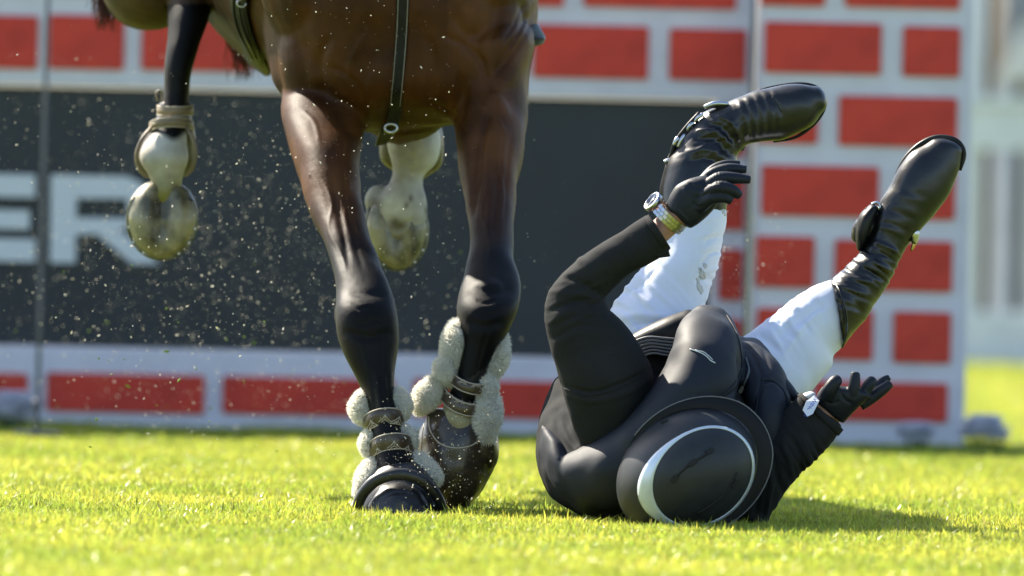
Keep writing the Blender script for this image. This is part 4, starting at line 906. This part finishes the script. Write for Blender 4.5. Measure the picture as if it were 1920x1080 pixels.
link('buckle', mesh_from(*ptube([(1634, 383, .22), (1645, 380, .215), (1650, 388, .212), (1640, 396, .215)], .003, 8, 4)), M['steel'], spur2)
tip = remesh([loft([(1702, 428, 1716, 422, .24, .012), (1706, 442, 1724, 436, .24, .014), (1708, 454, 1720, 456, .24, .010)], 14, 3, 3)], .0022, 1); link('buckle', tip, M['steel'], boot2)
link('spur_tip', mesh_from(*ptube([(1714, 452, .235), (1712, 462, .235), (1708, 470, .235)], [.004, .0035, .002], 8, 3)), mat('brass', (.6, .42, .2), .25, .5, 1), boot2)

# gloves: palm and five separate digits
def digit(pts, r): return ptube(pts, r, 14, 4)
gl = remesh([loft([(1248, 384, 1296, 428, -.325, .030), (1256, 366, 1312, 418, -.33, .030), (1268, 348, 1332, 400, -.335, .027), (1290, 336, 1346, 382, -.34, .024), (1312, 330, 1352, 368, -.34, .02)], 28, 4, 2.2, (.2, .6)),
    digit([(1318, 338, -.30), (1338, 318, -.29), (1362, 308, -.285), (1388, 307, -.285)], [.010, .010, .0085, .006]),
    digit([(1312, 346, -.325), (1338, 325, -.325), (1368, 316, -.325), (1400, 318, -.325)], [.013, .0115, .0105, .0075]),
    digit([(1318, 358, -.345), (1345, 336, -.355), (1374, 334, -.355), (1407, 337, -.35)], [.013, .0125, .0115, .0078]),
    digit([(1318, 372, -.355), (1345, 352, -.375), (1372, 356, -.375), (1388, 368, -.37)], [.013, .0125, .0115, .0085]),
    digit([(1312, 388, -.35), (1334, 372, -.37), (1358, 370, -.375), (1372, 377, -.372)], [.013, .012, .0105, .0085])], .0021, 2)
folds(gl, [([(1258, 395), (1270, 410), (1288, 428)], 2.5, -2), ([(1264, 388), (1278, 402), (1296, 420)], 2.5, 1.6), ([(1290, 340), (1305, 352), (1316, 350)], 3, -1.6), ([(1300, 372), (1320, 366), (1330, 360)], 2.5, -1.8), ([(1330, 345), (1345, 343), (1358, 348)], 2.2, -1.4), ([(1280, 350), (1290, 372), (1288, 392)], 4, 1.4), ([(1296, 380), (1310, 388), (1322, 386)], 3, -1.3)])
for (cx_, cy_) in ((1345, 325), (1350, 338), (1352, 356), (1342, 372)): ripple(gl, (cx_, cy_), (1, -.3), 6, .7, (12, 8), .4)
glove1 = link('glove', gl, M['glove'], rider)
gr = remesh([loft([(1528, 748, 1582, 793, -.27, .028), (1534, 736, 1594, 780, -.275, .030), (1544, 724, 1606, 768, -.28, .028), (1560, 722, 1618, 756, -.285, .024), (1585, 724, 1630, 746, -.285, .02)], 28, 4, 2.2, (.2, .6)),
    digit([(1548, 746, -.30), (1556, 730, -.31), (1566, 716, -.31), (1573, 712, -.305)], [.015, .0135, .0125, .010]),
    digit([(1594, 752, -.29), (1600, 732, -.30), (1603, 712, -.30), (1604, 698, -.298)], [.013, .0115, .0105, .0085]),
    digit([(1608, 752, -.28), (1622, 732, -.285), (1632, 718, -.285), (1637, 710, -.28)], [.013, .0115, .0108, .0085]),
    digit([(1618, 748, -.26), (1636, 736, -.255), (1654, 716, -.25), (1668, 707, -.248)], [.012, .010, .0085, .006]),
    digit([(1612, 758, -.27), (1636, 744, -.268), (1658, 728, -.268), (1670, 718, -.265)], [.013, .012, .0105, .0080])], .0021, 2)
folds(gr, [([(1535, 770), (1550, 785), (1575, 790)], 2.5, -2), ([(1575, 735), (1585, 750), (1600, 758)], 3, -2), ([(1545, 750), (1560, 756), (1575, 752)], 3, -1.5)])
glove2 = link('glove', gr, M['glove'], rider)
link('closure_tab', mesh_from(*loft([(1576, 784, 1584, 778, -.25, .012), (1580, 790, 1588, 784, -.25, .010)], 12, 3, 4, (.1, .1))), M['dark_leather'], glove2)
link('cuff', mesh_from(*loft([(1494, 740, 1572, 818, -.258, .050), (1502, 736, 1582, 806, -.26, .048)], 32, 3, 2.2, (.02, .02))), M['jacket'], jacket)
# wristwatch
wa = root('wristwatch', tuple(P(1246, 405, -.32)), None, None); del_keys = [k for k in ('label', 'category') if k in wa.keys()]
wa.parent = rider; wa.location = Vector(P(1246, 405, -.32))-rider.location
axv = Vector(P(1290, 362, -.33)-P(1215, 440, -.31)).normalized()         # along the forearm
e1 = Vector((0, -1, 0)); e1 = (e1-axv*e1.dot(axv)).normalized(); e2 = axv.cross(e1).normalized()
if e2.z < 0: e2 = -e2
cw = Vector(P(1254, 406, -.317)); ra, rb_ = .031, .036
lm = box_me(.0072, .0085, .0026, .0006)
ncol = 26
for k in range(ncol):
    a = 2*PI*k/ncol
    pos = cw+e1*ra*math.cos(a)+e2*rb_*math.sin(a); nrm = (e1*math.cos(a)/ra+e2*math.sin(a)/rb_).normalized(); tg = axv.cross(nrm).normalized()
    if 52 < math.degrees(a) % 360 < 118: continue
    for c_ in (-1, 0, 1):
        o = bpy.data.objects.new('link', lm); col.objects.link(o)
        if not lm.materials: lm.materials.append(M['steel'])
        p = pos+axv*c_*.0066*1.08+tg*(.0035 if c_ == 0 else 0)
        o.parent = wa; R = Matrix((tuple(axv*.9), tuple(tg), tuple(nrm))).transposed().to_4x4()
        o.matrix_local = Matrix.Translation(p-Vector(total(wa)))@R
a = math.radians(85); pos = cw+e1*(ra+.002)*math.cos(a)+e2*(rb_+.004)*math.sin(a); nrm = (e2*.92-e1*-.35).normalized()
u1 = axv; u2 = nrm.cross(u1).normalized()
def disc(prof, m, name, par):
    V = []; n = 36
    for (r, h) in prof:
        for j in range(n): t = 2*PI*j/n; V.append(np.array(pos+u1*r*math.cos(t)+u2*r*math.sin(t)+nrm*h))
    return link(name, mesh_from(V, tube_faces(len(prof), n)), m, par)
disc([(.015, -.006), (.0195, -.005), (.020, .002), (.0195, .0045), (.0165, .0055), (.0163, .004)], M['steel'], 'case', wa)
disc([(.0160, .003), (.0160, .0048), (.001, .0050)], M['watch_glass'], 'dial', wa)

# helmet ------------------------------------------------------------
hel_c = Vector(P(1292, 886, -.375))
Fd = Vector((.82, -.10, .56)).normalized(); Up = Vector((0, -1, .10)); Up = (Up-Fd*Up.dot(Fd)).normalized(); Sd = Up.cross(Fd).normalized()
def hpt(f, s, u): return np.array(hel_c+Fd*f+Sd*s+Up*u)
RF, RS, RU = .142, .113, .135
def hdome(f, s, k=0.0):
    q_ = 1-(f/(RF))**2-(s/(RS))**2
    return RU*max(q_, 0)**.5+k
V = []; nn_, mm_ = 64, 26
for i in range(mm_+1):
    ph = (PI/2+.25)*i/mm_
    for j in range(nn_):
        t = 2*PI*j/nn_; rr_ = math.sin(min(ph, PI/2+.25)); 
        V.append(hpt(RF*rr_*math.cos(t), RS*rr_*math.sin(t), RU*math.cos(ph)))
V = V; F = []
for i in range(mm_):
    for j in range(nn_):
        a0 = i*nn_+j; b0 = i*nn_+(j+1) % nn_; F.append((a0, b0, b0+nn_, a0+nn_))
F.append(tuple(mm_*nn_+j for j in range(nn_)))
helmet = link('helmet', mesh_from(V, F), M['helmet_matt'], rider); helmet['label'] = 'matt black riding helmet, crown towards the viewer, with silver band'
hsk = Skin(helmet)
PC = (1317, 894); PR = (103, 83); PT = math.radians(-42)
def ell(a, k=1.0, dx=0, dy=0, gx=0, gy=0):
    x = (PR[0]*k+gx)*math.cos(a); y = (PR[1]*k+gy)*math.sin(a)
    return PC[0]+dx+x*math.cos(PT)-y*math.sin(PT), PC[1]+dy+x*math.sin(PT)+y*math.cos(PT)
def hat(x, y, off):
    h = hsk.at(x, y, off)
    return h
def ringpatch(fn0, fn1, off, name, m, nu=90, nv=4, par=None, thick=.002):
    V = []; W = []
    for i in range(nu):
        a = 2*PI*i/nu; p0 = fn0(a); p1 = fn1(a)
        for j in range(nv+1):
            t = j/nv; x, y = p0[0]*(1-t)+p1[0]*t, p0[1]*(1-t)+p1[1]*t
            h = hat(x, y, off)
            if h is None: h = (P(x, y, -.27), np.array((0, -1, 0)))
            V.append(h[0]); W.append(h[0]-h[1]*thick)
    n = nv+1; F = []; m_ = len(V)
    for i in range(nu):
        for j in range(nv):
            a = i*n+j; b_ = ((i+1) % nu)*n+j; F.append((a, b_, b_+1, a+1))
        a = i*n; b_ = ((i+1) % nu)*n; F.append((a, a+m_, b_+m_, b_)); F.append((a+nv, b_+nv, b_+nv+m_, a+nv+m_))
    return link(name, mesh_from(V+W, F), m, par)
ringpatch(lambda a: ell(a, .985), lambda a: ell(a, 1.008, *(-24*max(0, math.cos(a-math.radians(207)))**1.6, 0), gx=2, gy=2), .0016, 'silver_band', M['silver_band'], par=helmet)
# crown panel
V = []; nu, nv = 72, 14
for i in range(nv+1):
    for j in range(nu):
        x, y = ell(2*PI*j/nu, .97*i/nv if i else .001); h = hat(x, y, .0028-.0022*(i/nv)**8)
        if h is None: h = (P(x, y, -.27), np.array((0, -1, 0)))
        V.append(h[0])
F = [(i*nu+j, i*nu+(j+1) % nu, (i+1)*nu+(j+1) % nu, (i+1)*nu+j) for i in range(nv) for j in range(nu)]
link('crown_panel', mesh_from(V, F), M['helmet_matt'], helmet)
for k, ln in enumerate(([(1262, 900), (1278, 884), (1298, 868), (1332, 848)], [(1306, 962), (1340, 940), (1365, 915), (1380, 885)])):
    seam(hsk, ln, .0026, 'vent_groove', M['vent'], helmet, off=.0026, n=6)
for (x, y, a) in ((1265, 898, -.9), (1298, 869, -.65), (1330, 847, -.5), (1374, 905, -1.0)):
    h = hat(x, y, .0062)
    if h is not None:
        o = link('vent', box_me(.017, .0022, .009, .0006), M['vent'], helmet, False); o.location = Vector(h[0])-total(helmet); o.rotation_euler = Vector(-Vector(h[1])).to_track_quat('Y', 'Z').to_euler(); o.rotation_euler.rotate_axis('Y', a)
# visor: a curved brim round the front
V = []; nu, nv = 48, 8
for i in range(nu+1):
    a = math.radians(-118+236*i/nu); w = .0005+.028*max(0, min(1, (118-abs(math.degrees(a)))/95))**.8
    for j in range(nv+1):
        t = j/nv; k = 1.0+0*t
        rf = RF*.975+w*t; rs = RS*.975+w*t*.95
        V.append(hpt(rf*math.cos(a), rs*math.sin(a), .038-.008*t*t*max(0, math.cos(a))))
n = nv+1; m_ = len(V); V += [v-np.array(Up)*.003 for v in V]; F = []
for i in range(nu):
    for j in range(nv):
        a = i*n+j; F.append((a, a+n, a+n+1, a+1)); F.append((a+m_, a+1+m_, a+n+1+m_, a+n+m_))
    a = i*n+nv; F.append((a, a+n, a+n+m_, a+m_))
vis = link('visor', mesh_from(V, F), M['visor_black'], helmet)
edge = [V[i*n+nv] for i in range(2, nu-1)]
link('visor_edge', mesh_from(*ptube(edge, .0012, 8, 1, world=True)), M['elastic'], vis)
h = P(1248, 797, -.43); o = link('buckle', box_me(.016, .006, .018, .002), M['vent'], helmet, False); o.location = Vector(h)-total(helmet); o.rotation_euler = (0, -.3, 0)

DK = 1.0
# ------------------------------------------------------------------ flying turf dust
def debris(n, name, m, gen, rr, label, cat):
    V = []; F = []
    r = np.random.default_rng(n)
    for i in range(n):
        c = P(*gen(r)); s = rr(r); d = r.normal(size=3); d /= np.linalg.norm(d); a = np.cross(d, r.normal(size=3)); a /= np.linalg.norm(a); b_ = np.cross(d, a)
        L = s*(1+2.0*r.random()**3); o = len(V)
        V += [c-d*L, c+a*s, c+b_*s, c-a*s, c-b_*s, c+d*L]
        F += [(o, o+1, o+2), (o, o+2, o+3), (o, o+3, o+4), (o, o+4, o+1), (o+5, o+2, o+1), (o+5, o+3, o+2), (o+5, o+4, o+3), (o+5, o+1, o+4)]
    o = link(name, mesh_from(V, F), m, None, False); tag(o, label, cat, kind='stuff'); return o
def gen_d(r):
    k = r.random()
    if k < .55: return (r.normal(430, 230), r.normal(520, 170), abs(r.normal(0, 1.6))+.25)
    if k < .8: return (r.uniform(-20, 900), r.uniform(100, 830), r.uniform(.8, 4.5))
    if k < .93: return (r.normal(790, 70), r.normal(860, 60), r.uniform(-.25, .2))
    if k < .975: return (r.normal(1380, 60), r.normal(520, 90), r.uniform(.4, 2.5))
    return (r.uniform(500, 850), r.uniform(0, 400), r.uniform(-.2, .1))
debris(8500, 'flying_dust', M['dust'], gen_d, lambda r: .00036+.0014*r.random()**4.5, 'fine pale dust and sand kicked up round the hooves', 'dust')
debris(70, 'flying_clippings', M['clipping'], lambda r: (r.normal(330, 220), r.normal(700, 120), r.uniform(0, 3)), lambda r: .0012+.0016*r.random(), 'torn green grass clippings in the air at left', 'grass clippings')
for o in list(bpy.data.objects):
    if o.name == 'wristwatch':
        for k in ('label', 'category'):
            if k in o.keys(): del o[k]
